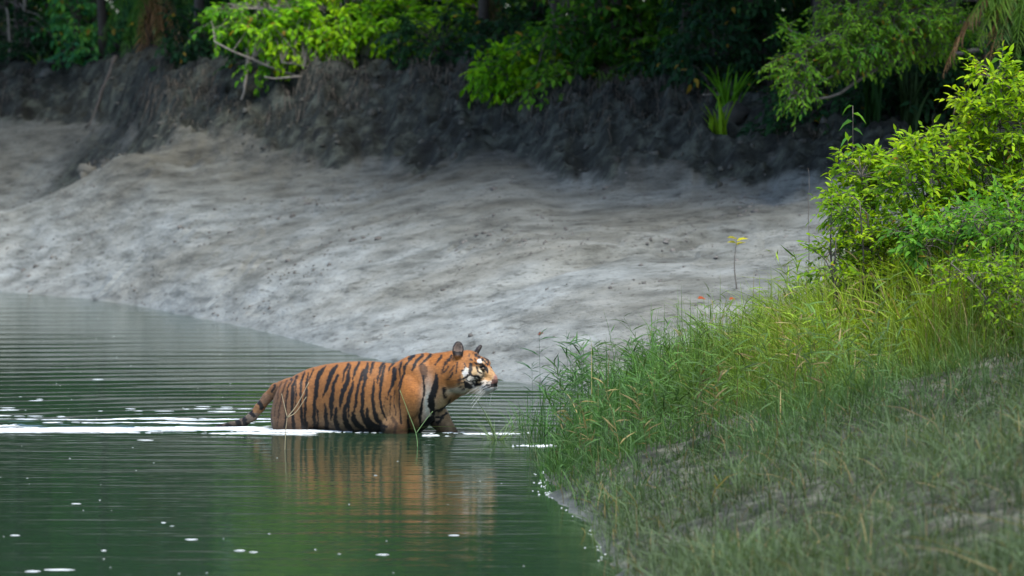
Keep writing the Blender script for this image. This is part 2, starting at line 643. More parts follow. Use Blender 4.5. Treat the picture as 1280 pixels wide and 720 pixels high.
def rot_z(a):
    return np.array([[math.cos(a), -math.sin(a), 0], [math.sin(a), math.cos(a), 0], [0, 0, 1]])


def rot_y(a):
    return np.array([[math.cos(a), 0, math.sin(a)], [0, 1, 0], [-math.sin(a), 0, math.cos(a)]])


class Ell:
    def __init__(s, c, r, M=None, k=14):
        s.c, s.r, s.M, s.k = np.asarray(c, float), np.asarray(r, float), (np.eye(3) if M is None else M), k
        e = np.sqrt((s.M ** 2) @ (s.r ** 2)) + k + 8
        s.lo, s.hi = s.c - e, s.c + e

    def __call__(s, P):
        q = (P - s.c) @ s.M
        a = np.linalg.norm(q / s.r, axis=-1)
        b = np.linalg.norm(q / (s.r * s.r), axis=-1)
        return a * (a - 1) / np.maximum(b, 1e-6)


class Cap:
    """Round cone; lat scales its width across the body."""

    def __init__(s, a, b, ra, rb, lat=1.0, k=14):
        s.a, s.b, s.ra, s.rb, s.lat, s.k = np.asarray(a, float), np.asarray(b, float), ra, rb, lat, k
        e = max(ra, rb) * max(1, lat) + k + 8
        s.lo, s.hi = np.minimum(s.a, s.b) - e, np.maximum(s.a, s.b) + e

    def __call__(s, P):
        sc = np.array([1, 1 / s.lat, 1])
        mid = (s.a + s.b) / 2
        A, B = s.a, s.b
        d = B - A
        t = np.clip(((P - A) @ d) / (d @ d), 0, 1)
        q = (P - (A + t[..., None] * d)) * sc
        return (np.linalg.norm(q, axis=-1) - (s.ra + (s.rb - s.ra) * t)) * min(1, s.lat)


class Trunk:
    def __init__(s, st, k=20):
        st = np.array(st, float)
        s.x, s.top, s.bot, s.w = (st[:, 0] - 700) / math.cos(YAW), 446 - st[:, 1], 446 - st[:, 2], st[:, 3]
        s.k = k
        s.lo = np.array([s.x[0] - 30, -s.w.max() - 30, s.bot.min() - 30])
        s.hi = np.array([s.x[-1] + 30, s.w.max() + 30, s.top.max() + 30])

    def __call__(s, P):
        x = P[..., 0]
        xc = np.clip(x, s.x[0], s.x[-1])
        top, bot, w = np.interp(xc, s.x, s.top), np.interp(xc, s.x, s.bot), np.interp(xc, s.x, s.w)
        c, h = (top + bot) / 2, (top - bot) / 2
        zz = (P[..., 2] - c) / h
        # fuller flank than an ellipse
        a = (np.abs(zz) ** 2.25 + np.abs(P[..., 1] / w) ** 2.25) ** (1 / 2.25)
        f = (a - 1) * np.minimum(h, w) * .95
        e = x - xc
        return np.where(e != 0, np.sqrt(np.maximum(f, 0) ** 2 + e * e) + np.minimum(f, 0), f)


HC = tloc(1041, 176)                          # centre of the skull
HYAW = R(-10)
HR = rot_z(HYAW) @ rot_y(R(4))


def hp(x, y, z):
    return HC + HR @ np.array([x, y * 1.1, z * 1.05], float)


def head_prims():
    P = []
    E = lambda c, r, ang=0.0, k=12, zr=0.0: P.append(Ell(hp(*c), (r[0], r[1] * 1.1, r[2] * 1.06), HR @ rot_z(zr) @ rot_y(ang), k))
    C = lambda a, b, ra, rb, lat=1.0, k=12: P.append(Cap(hp(*a), hp(*b), ra, rb, lat, k))
    E((0, 0, -4), (64, 56, 60), k=16)                                   # skull
    E((-18, 0, -34), (62, 76, 72), k=18)                                # back of the head, ruff
    for s in (-1, 1):
        E((0, s * 52, -48), (50, 32, 54), k=16)                        # cheek
        E((56, s * 26, 12), (28, 18, 20), k=12)                         # brow
        E((52, s * 38, -26), (34, 15, 22), k=20)                        # cheekbone
        E((99, s * 15, -72), (27, 19, 20), k=6)                        # whisker pad
    C((52, 0, 6), (112, 0, -40), 32, 19, 1.05, 14)                      # bridge of the nose
    E((84, 0, -62), (42, 33, 28), k=12)                                # muzzle
    E((121, 0, -50), (13, 14, 12), k=6)
    C((120, 0, -50), (112, 0, -62), 10, 8, 1.1, 8)                                 # nose pad
    C((30, 0, -76), (88, 0, -94), 32, 14, 1.1, 10)                    # lower jaw
    return P


HEAD = head_prims()


def ear_frame(s):
    if s < 0:
        return hp(-20, -52, 58), HR @ rot_z(R(-62)) @ rot_y(R(-8))
    return hp(10, 50, 46), HR @ rot_z(R(24)) @ rot_y(R(26))


def ear_prims():
    P = []
    for s in (-1, 1):
        c, M = ear_frame(s)
        P.append(('+', Ell(c, (12, 22, 36), M, 8)))
        P.append(('-', Ell(c + M @ np.array([12, 0, 4]), (10, 15, 26), M, 4)))
    return P


def body_prims():
    P = []
    P.append(Trunk([(284, 272, 452, 56), (310, 249, 456, 78), (350, 224, 458, 90), (400, 200, 452, 96), (450, 186, 444, 88), (500, 177, 452, 97),
                    (550, 171, 464, 110), (600, 168, 474, 118), (650, 167, 476, 116), (700, 171, 474, 106), (740, 175, 470, 100), (772, 162, 468, 96),
                    (806, 145, 462, 90), (842, 137, 452, 86), (874, 141, 430, 80)]))
    N = lambda zx, zy, la=0: tloc(zx, zy) + np.array([0, la, 0])
    # neck, mane and chest
    P.append(Cap(N(850, 262), N(985, 205), 108, 78, .86, 30))
    P.append(Cap(N(880, 180), N(985, 165), 42, 40, 1.0, 24))
    P.append(Ell(N(880, 310), (62, 70, 100), rot_y(R(12)), 26))
    P.append(Cap(N(915, 290), N(1010, 250), 62, 40, 1.1, 26))
    for s in (-1, 1):
        sh = 0 if s < 0 else 1
        # shoulder blade, upper arm, elbow, forearm, paw
        P.append(Ell(N(812, 228, s * 70), (46, 30, 74), rot_y(R(10)), 18))
        P.append(Ell(N(828, 300, s * 88), (46, 34, 84), rot_y(R(-6)), 13))
        if s < 0:
            P.append(Cap(N(838, 300, -78), N(775, 425, -84), 46, 40, .8, 16))
            P.append(Ell(N(752, 428, -82), (36, 26, 34), None, 14))
            P.append(Cap(N(775, 425, -84), N(800, 520, -80), 44, 30, .8, 12))
            P.append(Cap(N(800, 520, -80), N(806, 592, -78), 30, 24, 1, 10))
            P.append(Ell(N(826, 606, -78), (40, 30, 19), None, 10))
        else:
            P.append(Cap(N(850, 310, 74), N(905, 395, 70), 50, 42, .8, 18))
            P.append(Cap(N(905, 395, 70), N(965, 480, 66), 40, 32, .8, 12))
            P.append(Cap(N(965, 480, 66), N(985, 585, 64), 32, 25, 1, 10))
            P.append(Ell(N(1006, 604, 64), (40, 30, 19), None, 10))
        # haunch, thigh, shank with the hock behind, foot
        off = 0 if s < 0 else -26
        P.append(Ell(N(356 + off, 338, s * 72), (80, 44, 94), rot_y(R(8)), 18))
        P.append(Ell(N(330 + off, 400, s * 74), (66, 38, 90), rot_y(R(-4)), 20))
        P.append(Cap(N(352 + off, 410, s * 74), N(395 + off, 480, s * 76), 52, 36, .75, 14))
        P.append(Cap(N(395 + off, 480, s * 76), N(318 + off, 530, s * 76), 36, 22, .85, 10))
        P.append(Cap(N(318 + off, 530, s * 76), N(332 + off, 594, s * 76), 22, 21, 1, 8))
        P.append(Ell(N(354 + off, 606, s * 76), (40, 28, 18), None, 8))
    # tail
    tp = [(306, 276), (262, 286), (226, 322), (195, 362), (166, 398), (128, 424), (80, 437), (20, 446)]
    tr = [29, 23, 20, 19, 18, 17, 15, 11]
    for i in range(len(tp) - 1):
        P.append(Cap(N(*tp[i]), N(*tp[i + 1]), tr[i], tr[i + 1], 1, 8 if i else 26))
    return P


def smin(a, b, k):
    h = np.clip(0.5 + 0.5 * (b - a) / k, 0, 1)
    return b * (1 - h) + a * h - k * h * (1 - h)


def tiger_surface(vox=2.4):
    prims = body_prims() + HEAD
    ears = ear_prims()
    lo = np.array([-735.0, -150, -190])
    hi = np.array([512.0, 150, 384])
    ax = [np.arange(lo[k], hi[k], vox, dtype=np.float32) for k in range(3)]
    F = np.full([len(a) for a in ax], 40.0, np.float32)

    def sub(p):
        sl = []
        for k in range(3):
            a, b = np.searchsorted(ax[k], p.lo[k]), np.searchsorted(ax[k], p.hi[k])
            sl.append(slice(max(a, 0), max(b, 0)))
        G = np.stack(np.meshgrid(*[ax[k][sl[k]] for k in range(3)], indexing='ij'), -1)
        return tuple(sl), G
    for p in prims:
        sl, G = sub(p)
        F[sl] = smin(F[sl], p(G).astype(np.float32), p.k)
    for op, p in ears:
        sl, G = sub(p)
        f = p(G).astype(np.float32)
        F[sl] = smin(F[sl], f, p.k) if op == '+' else -smin(-F[sl], f, p.k)
    # surface nets
    S = F < 0
    nx, ny, nz = F.shape
    c = S[:-1, :-1, :-1].astype(np.int8)
    cnt = np.zeros((nx - 1, ny - 1, nz - 1), np.int8)
    for a in (0, 1):
        for b in (0, 1):
            for g in (0, 1):
                cnt += S[a:nx - 1 + a, b:ny - 1 + b, g:nz - 1 + g]
    act = (cnt > 0) & (cnt < 8)
    I = np.argwhere(act)
    idx = np.full(act.shape, -1, np.int64)
    idx[act] = np.arange(len(I))
    acc, num = np.zeros((len(I), 3)), np.zeros(len(I))
    corners = [(a, b, g) for a in (0, 1) for b in (0, 1) for g in (0, 1)]
    for p in corners:
        for k in range(3):
            if p[k] == 0:
                q = list(p)
                q[k] = 1
                fa = F[I[:, 0] + p[0], I[:, 1] + p[1], I[:, 2] + p[2]]
                fb = F[I[:, 0] + q[0], I[:, 1] + q[1], I[:, 2] + q[2]]
                m = (fa < 0) != (fb < 0)
                t = fa / np.where(m, fa - fb, 1)
                pt = np.tile(np.array(p, float), (len(I), 1))
                pt[:, k] = t
                acc += np.where(m[:, None], pt, 0)
                num += m
    V = lo + vox * (I + acc / num[:, None])
    Q = []
    for k in range(3):
        u, w = [(1, 2), (2, 0), (0, 1)][k]
        sA = np.moveaxis(S, (k, u, w), (0, 1, 2))
        ix = np.moveaxis(idx, (k, u, w), (0, 1, 2))
        e = sA[:-1, 1:-1, 1:-1] != sA[1:, 1:-1, 1:-1]
        p = np.argwhere(e)
        f = sA[p[:, 0], p[:, 1] + 1, p[:, 2] + 1]
        a, b, c2, d = ix[p[:, 0], p[:, 1], p[:, 2]], ix[p[:, 0], p[:, 1] + 1, p[:, 2]], ix[p[:, 0], p[:, 1] + 1, p[:, 2] + 1], ix[p[:, 0], p[:, 1], p[:, 2] + 1]
        q = np.stack([a, b, c2, d], -1)
        q[~f] = q[~f][:, ::-1]
        Q.append(q)
    Q = np.concatenate(Q)
    # relax
    e = np.concatenate([Q[:, [0, 1]], Q[:, [1, 2]], Q[:, [2, 3]], Q[:, [3, 0]]])
    deg = np.bincount(e[:, 0], minlength=len(V)) + np.bincount(e[:, 1], minlength=len(V))
    for it in range(3):
        A = np.stack([np.bincount(e[:, 0], V[e[:, 1], k], len(V)) + np.bincount(e[:, 1], V[e[:, 0], k], len(V)) for k in range(3)], -1)
        V = V * .5 + .5 * A / np.maximum(deg, 1)[:, None]
    return V, Q


def mesh_normals(V, Q):
    n = np.cross(V[Q[:, 2]] - V[Q[:, 0]], V[Q[:, 3]] - V[Q[:, 1]])
    N = np.stack([sum(np.bincount(Q[:, j], n[:, k], len(V)) for j in range(4)) for k in range(3)], -1)
    return nrm(N)


REG = {'A': (208, 144, .4444), 'B': (496, 144, .4444), 'C': (720, 112, .4886), 'D': (944, 64, .3556), 'E': (0, 208, .3556)}
STRIPES_SHADOWS = [
    # region, strength, points (x, y, width)
    ('A', .45, [(160, 275, 10), (115, 380, 10), (105, 500, 10), (110, 640, 10)]),
    ('A', .5, [(200, 240, 14), (170, 300, 12), (150, 420, 11), (130, 560, 10)]),
    ('A', .6, [(245, 225, 16), (205, 330, 15), (190, 430, 12), (165, 560, 9), (150, 640, 8)]),
    ('A', .75, [(290, 210, 16), (255, 290, 16), (240, 420, 15), (220, 640, 14)]),
    ('A', .85, [(335, 185, 18), (300, 260, 24), (295, 360, 26), (290, 520, 28), (310, 670, 30)]),
    ('A', .8, [(325, 230, 12), (322, 340, 12), (318, 450, 10)]),
    ('A', 1, [(405, 150, 14), (375, 230, 22), (365, 330, 22), (370, 450, 20), (380, 560, 26), (395, 680, 30)]),
    ('A', 1, [(440, 150, 10), (420, 240, 26), (415, 340, 24), (405, 500, 22), (420, 680, 26)]),
    ('A', 1, [(480, 120, 8), (455, 190, 16), (430, 230, 12)]),
    ('A', 1, [(590, 95, 12), (540, 150, 38), (515, 230, 36), (505, 330, 36), (490, 440, 34), (490, 540, 28), (490, 680, 24)]),
    ('A', 1, [(515, 480, 12), (527, 580, 18), (505, 670, 22)]),
    ('A', 1, [(700, 85, 16), (655, 140, 36), (620, 220, 36), (595, 300, 28), (572, 370, 10)]),
    ('A', 1, [(700, 170, 20), (670, 250, 28), (650, 340, 32), (645, 430, 38), (645, 520, 30), (635, 575, 12)]),
    ('A', 1, [(590, 430, 14), (590, 510, 28), (600, 600, 32), (600, 690, 30)]),
    ('A', 1, [(690, 470, 22), (680, 560, 36), (695, 640, 38), (715, 700, 34)]),
    ('B', 1, [(150, 75, 24), (115, 140, 24), (92, 235, 9)]),
    ('B', 1, [(165, 85, 12), (150, 180, 32), (130, 260, 36), (95, 340, 36), (80, 420, 30), (74, 480, 9)]),
    ('B', 1, [(245, 60, 20), (215, 130, 28), (188, 210, 10)]),
    ('B', 1, [(200, 230, 14), (175, 300, 28), (150, 400, 30), (115, 480, 32), (115, 560, 38), (150, 640, 46), (190, 700, 50)]),
    ('B', 1, [(150, 430, 20), (152, 550, 18)]),
    ('B', 1, [(285, 125, 18), (260, 200, 24), (235, 300, 26), (220, 400, 26), (208, 500, 12)]),
    ('B', 1, [(325, 65, 16), (310, 130, 36), (295, 220, 32), (285, 320, 30), (275, 420, 30), (270, 520, 30), (300, 590, 40), (340, 640, 50)]),
    ('B', 1, [(190, 510, 26), (195, 570, 40), (230, 620, 40), (280, 660, 36), (292, 700, 34)]),
    ('B', 1, [(378, 60, 22), (355, 110, 22), (348, 170, 7)]),
    ('B', 1, [(385, 200, 12), (372, 300, 22), (370, 400, 26), (385, 500, 32), (410, 570, 36), (450, 620, 28), (492, 640, 20)]),
    ('B', 1, [(468, 62, 20), (435, 110, 26), (420, 200, 18), (414, 245, 6)]),
    ('B', 1, [(475, 90, 22), (455, 190, 28), (440, 290, 24), (435, 380, 18), (445, 460, 20), (470, 540, 18), (492, 580, 9)]),
    ('B', 1, [(315, 475, 20), (325, 560, 36), (360, 620, 50), (420, 650, 50), (462, 668, 40)]),
    ('B', 1, [(548, 62, 22), (520, 110, 17), (509, 145, 6)]),
    ('B', 1, [(565, 115, 30), (560, 190, 36), (545, 270, 22), (515, 330, 14), (498, 390, 9)]),
    ('B', .9, [(625, 55, 16), (610, 130, 17), (615, 210, 11), (600, 275, 7)]),
    ('B', 1, [(700, 30, 22), (660, 100, 26), (640, 180, 18), (620, 260, 15), (605, 310, 12), (610, 400, 13), (620, 500, 13), (625, 610, 14)]),
    ('B', .7, [(530, 350, 9), (530, 430, 11), (525, 530, 9)]),
    ('B', .7, [(565, 310, 9), (560, 420, 11), (578, 530, 11)]),
    ('B', .5, [(490, 370, 9), (470, 450, 9), (500, 530, 7)]),
    ('B', .9, [(230, 690, 40), (330, 680, 46), (450, 690, 40)]),  # no stripe: shadow along the belly painted into the coat
    ('B', .5, [(545, 560, 26), (575, 610, 34), (560, 690, 26)]),  # shadow in the armpit fold, painted dark
    ('C', 1, [(220, 48, 12), (180, 90, 26)]),
    ('C', 1, [(280, 55, 17), (235, 110, 20), (210, 170, 17), (199, 200, 7)]),
    ('C', 1, [(350, 55, 18), (310, 95, 18), (278, 133, 12)]),
    ('C', .8, [(440, 62, 13), (415, 100, 15), (385, 140, 9)]),
    ('C', .8, [(520, 60, 12), (480, 120, 15), (448, 185, 9)]),
    ('C', .7, [(500, 150, 9), (470, 190, 12), (440, 205, 8)]),
    ('C', .55, [(285, 150, 40), (296, 190, 44), (300, 235, 30)]),
    ('C', .85, [(292, 235, 16), (294, 300, 13), (295, 360, 12), (285, 420, 13), (272, 480, 17), (265, 560, 24), (265, 640, 14)]),
    ('C', 1, [(402, 215, 16), (390, 300, 38), (375, 370, 42), (355, 420, 44), (358, 480, 40), (372, 540, 22)]),
    ('C', 1, [(470, 335, 26), (475, 385, 28), (492, 410, 7)]),
    ('C', 1, [(520, 415, 10), (480, 480, 18), (430, 510, 18), (380, 522, 12)]),
    ('C', 1, [(478, 536, 14), (430, 572, 16), (392, 562, 9)]),
    ('C', 1, [(455, 568, 12), (408, 615, 24)]),
    ('C', .7, [(530, 205, 14), (503, 255, 12)]),
    ('C', .8, [(165, 540, 9), (168, 620, 14), (178, 690, 15)]),
    ('C', .8, [(360, 580, 40), (300, 650, 60), (270, 700, 60)]),  # shadow between the forelegs painted as a dark band
    ('D', 1, [(300, 318, 22), (300, 380, 24), (294, 428, 26), (330, 452, 15), (375, 455, 22), (400, 482, 15), (445, 486, 9)]),
    ('D', 1, [(294, 428, 22), (252, 465, 19), (212, 486, 20), (186, 492, 9)]),
    ('D', 1, [(348, 305, 15), (372, 316, 17), (430, 315, 15), (460, 338, 9)]),
    ('D', 1, [(368, 350, 12), (372, 380, 14), (390, 408, 16), (425, 425, 9)]),
    ('D', .9, [(330, 452, 10), (380, 500, 12), (430, 505, 8)]),
    ('D', .9, [(300, 500, 9), (330, 530, 10), (350, 560, 9)]),
    ('D', .9, [(240, 480, 10), (270, 510, 10), (300, 515, 8)]),
    ('D', .8, [(345, 480, 8), (365, 520, 9)]),
    ('D', .9, [(190, 440, 8), (180, 500, 14), (200, 560, 16), (230, 600, 12)]),
    ('D', .9, [(515, 575, 10), (470, 590, 10), (430, 605, 8)]),
    ('D', .8, [(345, 250, 9), (352, 275, 10)]),
    ('D', .9, [(420, 215, 10), (440, 235, 10)]),
    ('D', .9, [(290, 210, 12), (280, 235, 10)]),
    ('D', .8, [(150, 300, 10), (150, 350, 12), (135, 420, 9)]),
    ('D', 1, [(398, 345, 12), (440, 350, 40), (478, 374, 28), (494, 415, 10)]),
    ('D', .8, [(405, 372, 9), (430, 395, 11), (462, 400, 8)]),
    ('D', .7, [(232, 300, 10), (245, 340, 12), (226, 380, 11), (195, 402, 8)]),
    ('D', 1, [(236, 520, 26), (262, 555, 42), (300, 572, 30)]),
    ('D', .9, [(368, 545, 24), (400, 545, 22), (430, 530, 12)]),
    ('D', .7, [(300, 520, 9), (335, 500, 9), (365, 510, 9)]),
    ('D', .7, [(310, 545, 8), (350, 535, 8)]),
    ('D', .9, [(572, 545, 14), (520, 552, 12), (470, 562, 12), (425, 585, 8)]),
    ('D', .8, [(440, 525, 7), (480, 520, 7), (520, 520, 7)]),
    ('D', .8, [(470, 545, 7), (520, 538, 7)]),
    ('D', 1, [(358, 208, 20), (362, 222, 18)]),
    ('D', 1, [(385, 232, 18), (398, 242, 20)]),
    ('D', 1, [(428, 256, 20), (434, 272, 20)]),
    ('D', 1, [(300, 264, 16), (312, 270, 16)]),
    ('D', 1, [(455, 282, 12), (472, 310, 12)]),
    ('D', 1, [(488, 312, 13), (494, 325, 13)]),
    ('D', .8, [(330, 185, 10), (322, 200, 10)]),
    ('D', .8, [(250, 150, 12), (300, 155, 14), (330, 160, 10)]),
    ('D', .6, [(95, 245, 14), (60, 285, 16), (40, 300, 9)]),
    ('D', .6, [(120, 330, 12), (90, 380, 14), (60, 410, 9)]),
    ('E', .95, [(565, 330, 34), (590, 375, 40), (600, 400, 40)]),
    ('E', .95, [(480, 400, 30), (485, 450, 34), (520, 490, 34)]),
    ('E', .95, [(405, 500, 34), (415, 560, 40), (430, 600, 34)]),
    ('E', .95, [(335, 550, 34), (350, 590, 44), (365, 640, 40)]),
    ('E', .95, [(225, 610, 50), (245, 640, 60), (250, 680, 50)]),
    ('E', .9, [(130, 620, 60), (120, 680, 60)]),
    ('E', .9, [(20, 640, 60), (30, 680, 60)]),
    ('E', .8, [(760, 150, 22), (720, 230, 16)]),
]
# patches: zone x, y, radii, colour, softness
ORANGE, DEEP, PALE, WHITE, BLACK = (0.275, .110, .026), (.34, .118, .026), (.36, .25, .13), (.62, .58, .50), (.005, .005, .006)
PATCH = [
    ('Z', 295, 370, 95, 130, (.155, .088, .052), .95), ('Z', 430, 300, 90, 120, (.25, .105, .033), .6),
    ('Z', 560, 450, 180, 62, (.27, .205, .135), .9), ('Z', 500, 450, 40, 20, (.5, .36, .22), .6),
    ('Z', 690, 400, 70, 60, (.30, .19, .09), .5), ('Z', 760, 440, 40, 40, (.20, .085, .032), .6),
    ('Z', 812, 262, 44, 60, (.38, .135, .024), .7), ('Z', 880, 330, 26, 90, (.58, .55, .47), .9),
    ('Z', 895, 400, 34, 50, (.55, .5, .42), .8), ('Z', 945, 335, 34, 50, (.50, .38, .22), .8), ('Z', 905, 420, 36, 34, (.16, .10, .06), .7),
    ('Z', 965, 425, 34, 46, (.40, .27, .14), .9), ('Z', 880, 440, 44, 40, (.06, .035, .02), .8),  # last patch paints the shadow between the forelegs
    ('Z', 985, 285, 46, 14, (.55, .46, .32), .8), ('Z', 925, 160, 70, 30, (.40, .135, .020), .6),
    ('D', 400, 470, 200, 130, (.46, .34, .19), .75), ('D', 300, 600, 150, 50, (.50, .43, .32), .8),
    ('D', 250, 412, 40, 56, (.58, .54, .46), .95), ('D', 345, 395, 30, 40, (.55, .36, .18), .8), ('D', 402, 282, 32, 26, (.62, .58, .5), 1),
    ('D', 450, 290, 26, 26, (.60, .46, .28), .45), ('D', 315, 490, 70, 42, (.52, .49, .43), .9), ('D', 300, 560, 70, 34, (.3, .29, .27), .7),
    ('D', 480, 590, 80, 50, (.56, .54, .5), 1), ('D', 480, 525, 70, 30, (.5, .46, .4), .8), ('D', 410, 440, 40, 40, (.5, .4, .27), .8),
    ('D', 500, 450, 40, 60, (.44, .24, .09), .8), ('D', 545, 400, 30, 60, (.40, .22, .09), .7),
    ('D', 592, 470, 34, 44, (.30, .155, .12), 1), ('D', 585, 540, 24, 22, (.02, .014, .013), 1),
    ('D', 425, 385, 30, 22, (.6, .5, .36), .8), ('D', 545, 590, 60, 60, (.5, .48, .44), 1), ('D', 470, 650, 120, 40, (.5, .48, .44), .9), ('D', 200, 560, 50, 40, (.36, .25, .13), .7),
    ('D', 586, 535, 26, 26, (.02, .014, .013), 1), ('D', 598, 478, 32, 36, (.30, .155, .12), 1),
    ('D', 160, 610, 100, 30, (.5, .44, .34), .7),
    ('E', 400, 560, 330, 110, (.15, .118, .088), .95), ('E', 640, 300, 90, 60, (.17, .10, .06), .8),
]


def paint(V):
    """Coat pattern of the tiger plus shadows painted at belly and forelegs: V in its own frame."""
    n = len(V)
    H = (V - HC) @ HR
    fh = np.min([p(V) for p in HEAD], 0)
    ishead = (fh < 10) & (H[:, 0] > -46)
    M = V.copy()
    far = (V[:, 1] > 0) & ~ishead & ~((V[:, 0] > 150) & (V[:, 2] < 175))
    M[far, 1] *= -1
    Hm = H.copy()
    fm = ishead & (H[:, 1] > 0)
    Hm[:, 1] = -np.abs(Hm[:, 1])
    M[fm] = HC + Hm[fm] @ HR.T
    px, py = proj(t2w(M))
    zx, zy = (px - 260) * 3.2, (py - 400) * 3.2
    a, b, c = V[:, 0] / 30, V[:, 1] / 30, V[:, 2] / 30
    jx = fbm(a, b, c, 3, 101) * 4.5 + fbm(a * 5, b * 5, c * 5, 2, 111) * 1.4
    jy = fbm(a, b, c, 3, 105) * 4.0
    hm = np.where(ishead, .35, 1)
    zx, zy = zx + jx * hm, zy + jy * hm
    z = V[:, 2]
    C = np.tile(np.array(ORANGE), (n, 1))
    low = sstep(200, 60, z)
    C = C * (1 - low[:, None] * .5) + np.array((.24, .14, .062)) * low[:, None] * .5
    for reg, x, y, rx, ry, colr, soft in PATCH:
        if reg == 'Z':
            d = ((zx - x) / rx) ** 2 + ((zy - y) / ry) ** 2
            w = np.exp(-d * 1.1) * soft
        else:
            ox, oy, k = REG[reg]
            d = ((zx - ox - x * k) / (rx * k)) ** 2 + ((zy - oy - y * k) / (ry * k)) ** 2
            w = sstep(1.3, .75, d) * soft
            if reg == 'D' and y < 330:
                w = np.where(fm, w * .35, w)
            if reg == 'D':
                w = w * ishead
        C = C * (1 - w[:, None]) + np.array(colr) * w[:, None]
    zx, zy = zx + 2.2 * fbm(a * 9, b * 9, c * 9, 2, 151), zy + 2.2 * fbm(a * 9, b * 9, c * 9, 2, 155)
    nose = ishead & (H[:, 0] > 118) & (H[:, 2] < -44) & (H[:, 2] > -74)
    nz = np.where((H[:, 2] > -60)[:, None], np.array((.105, .052, .042)), np.array((.02, .014, .013)))
    C = np.where(nose[:, None], nz, C)
    body_tone = 1 + .16 * fbm(a * 1.2, b * 1.2, c * 2, 3, 121) + .12 * fbm(a * 7, b * 7, c * 3, 2, 125)
    C = C * body_tone[:, None]
    m = np.zeros(n)
    edge = fbm(a * 6, b * 6, c * 2.5, 2, 131)
    for reg, s, pts in STRIPES_SHADOWS:
        ox, oy, k = REG[reg]
        Pn = np.array(pts, float)
        X, Y, W = ox + Pn[:, 0] * k, oy + Pn[:, 1] * k, Pn[:, 2] * k * (.78 if reg == 'D' else .70 if reg in 'EC' else .59)
        bb = (zx > X.min() - 25) & (zx < X.max() + 25) & (zy > Y.min() - 25) & (zy < Y.max() + 25)
        if reg == 'D':
            bb &= ishead
        ii = np.nonzero(bb)[0]
        if not len(ii):
            continue
        best = np.full(len(ii), -99.0)
        for q in range(len(X) - 1):
            dx, dy = X[q + 1] - X[q], Y[q + 1] - Y[q]
            t = np.clip(((zx[ii] - X[q]) * dx + (zy[ii] - Y[q]) * dy) / (dx * dx + dy * dy), 0, 1)
            d = np.hypot(zx[ii] - X[q] - t * dx, zy[ii] - Y[q] - t * dy)
            best = np.maximum(best, (W[q] + (W[q + 1] - W[q]) * t) - d)
        w = sstep(-1.6, 2.2, best + edge[ii] * 2.6) * min(1, s * 1.3)
        m[ii] = np.maximum(m[ii], w)
    C = C * (1 - m[:, None]) + np.array(BLACK) * m[:, None]
    # ears: dark backs and inner cups
    for sgn in (-1, 1):
        c0, Mx = ear_frame(sgn)
        q = (V - c0) @ Mx
        e = np.linalg.norm(q / np.array([16, 27, 40]), axis=1)
        w = sstep(1.08, .95, e) * sstep(-34, -16, q[:, 2])
        rim = np.linalg.norm(q[:, 1:] / np.array([17, 27]), axis=1)
        inner = (q[:, 0] > 0) & (rim < 1)
        ec = np.where(inner[:, None], np.array((.17, .125, .10)), np.array((.030, .024, .022)))
        ec = np.where((inner & (q[:, 2] < -6))[:, None], np.array((.015, .012, .012)), ec)
        C = C * (1 - w[:, None]) + ec * w[:, None]
    # the coat is soaked just above the water
    wet = sstep(58, 4, z + 16 * fbm(a * 2.5, b * 2.5, c, 2, 141))
    C = C * (1 - .7 * wet[:, None])
    return np.clip(C * .86, .003, .42)


def coat_mat():
    m, nt, p, L = nodes_of('tiger_coat')
    a = attr_node(nt)
    n = noise_node(nt, 90, 3, 0.6, mapping(nt, (.35, 1, 1)))
    r = ramp(nt, n.outputs[0], [(0.3, (.78, .78, .78)), (0.7, (1.18, 1.18, 1.18))])
    L.new(mult(nt, a.outputs['Color'], r.outputs[0]).outputs[2], p.inputs['Base Color'])
    p.inputs['Roughness'].default_value = .62
    p.inputs['Specular IOR Level'].default_value = .3
    p.inputs['Sheen Weight'].default_value = .03
    L.new(bump(nt, n.outputs[0], .25, .006).outputs[0], p.inputs['Normal'])
    return m


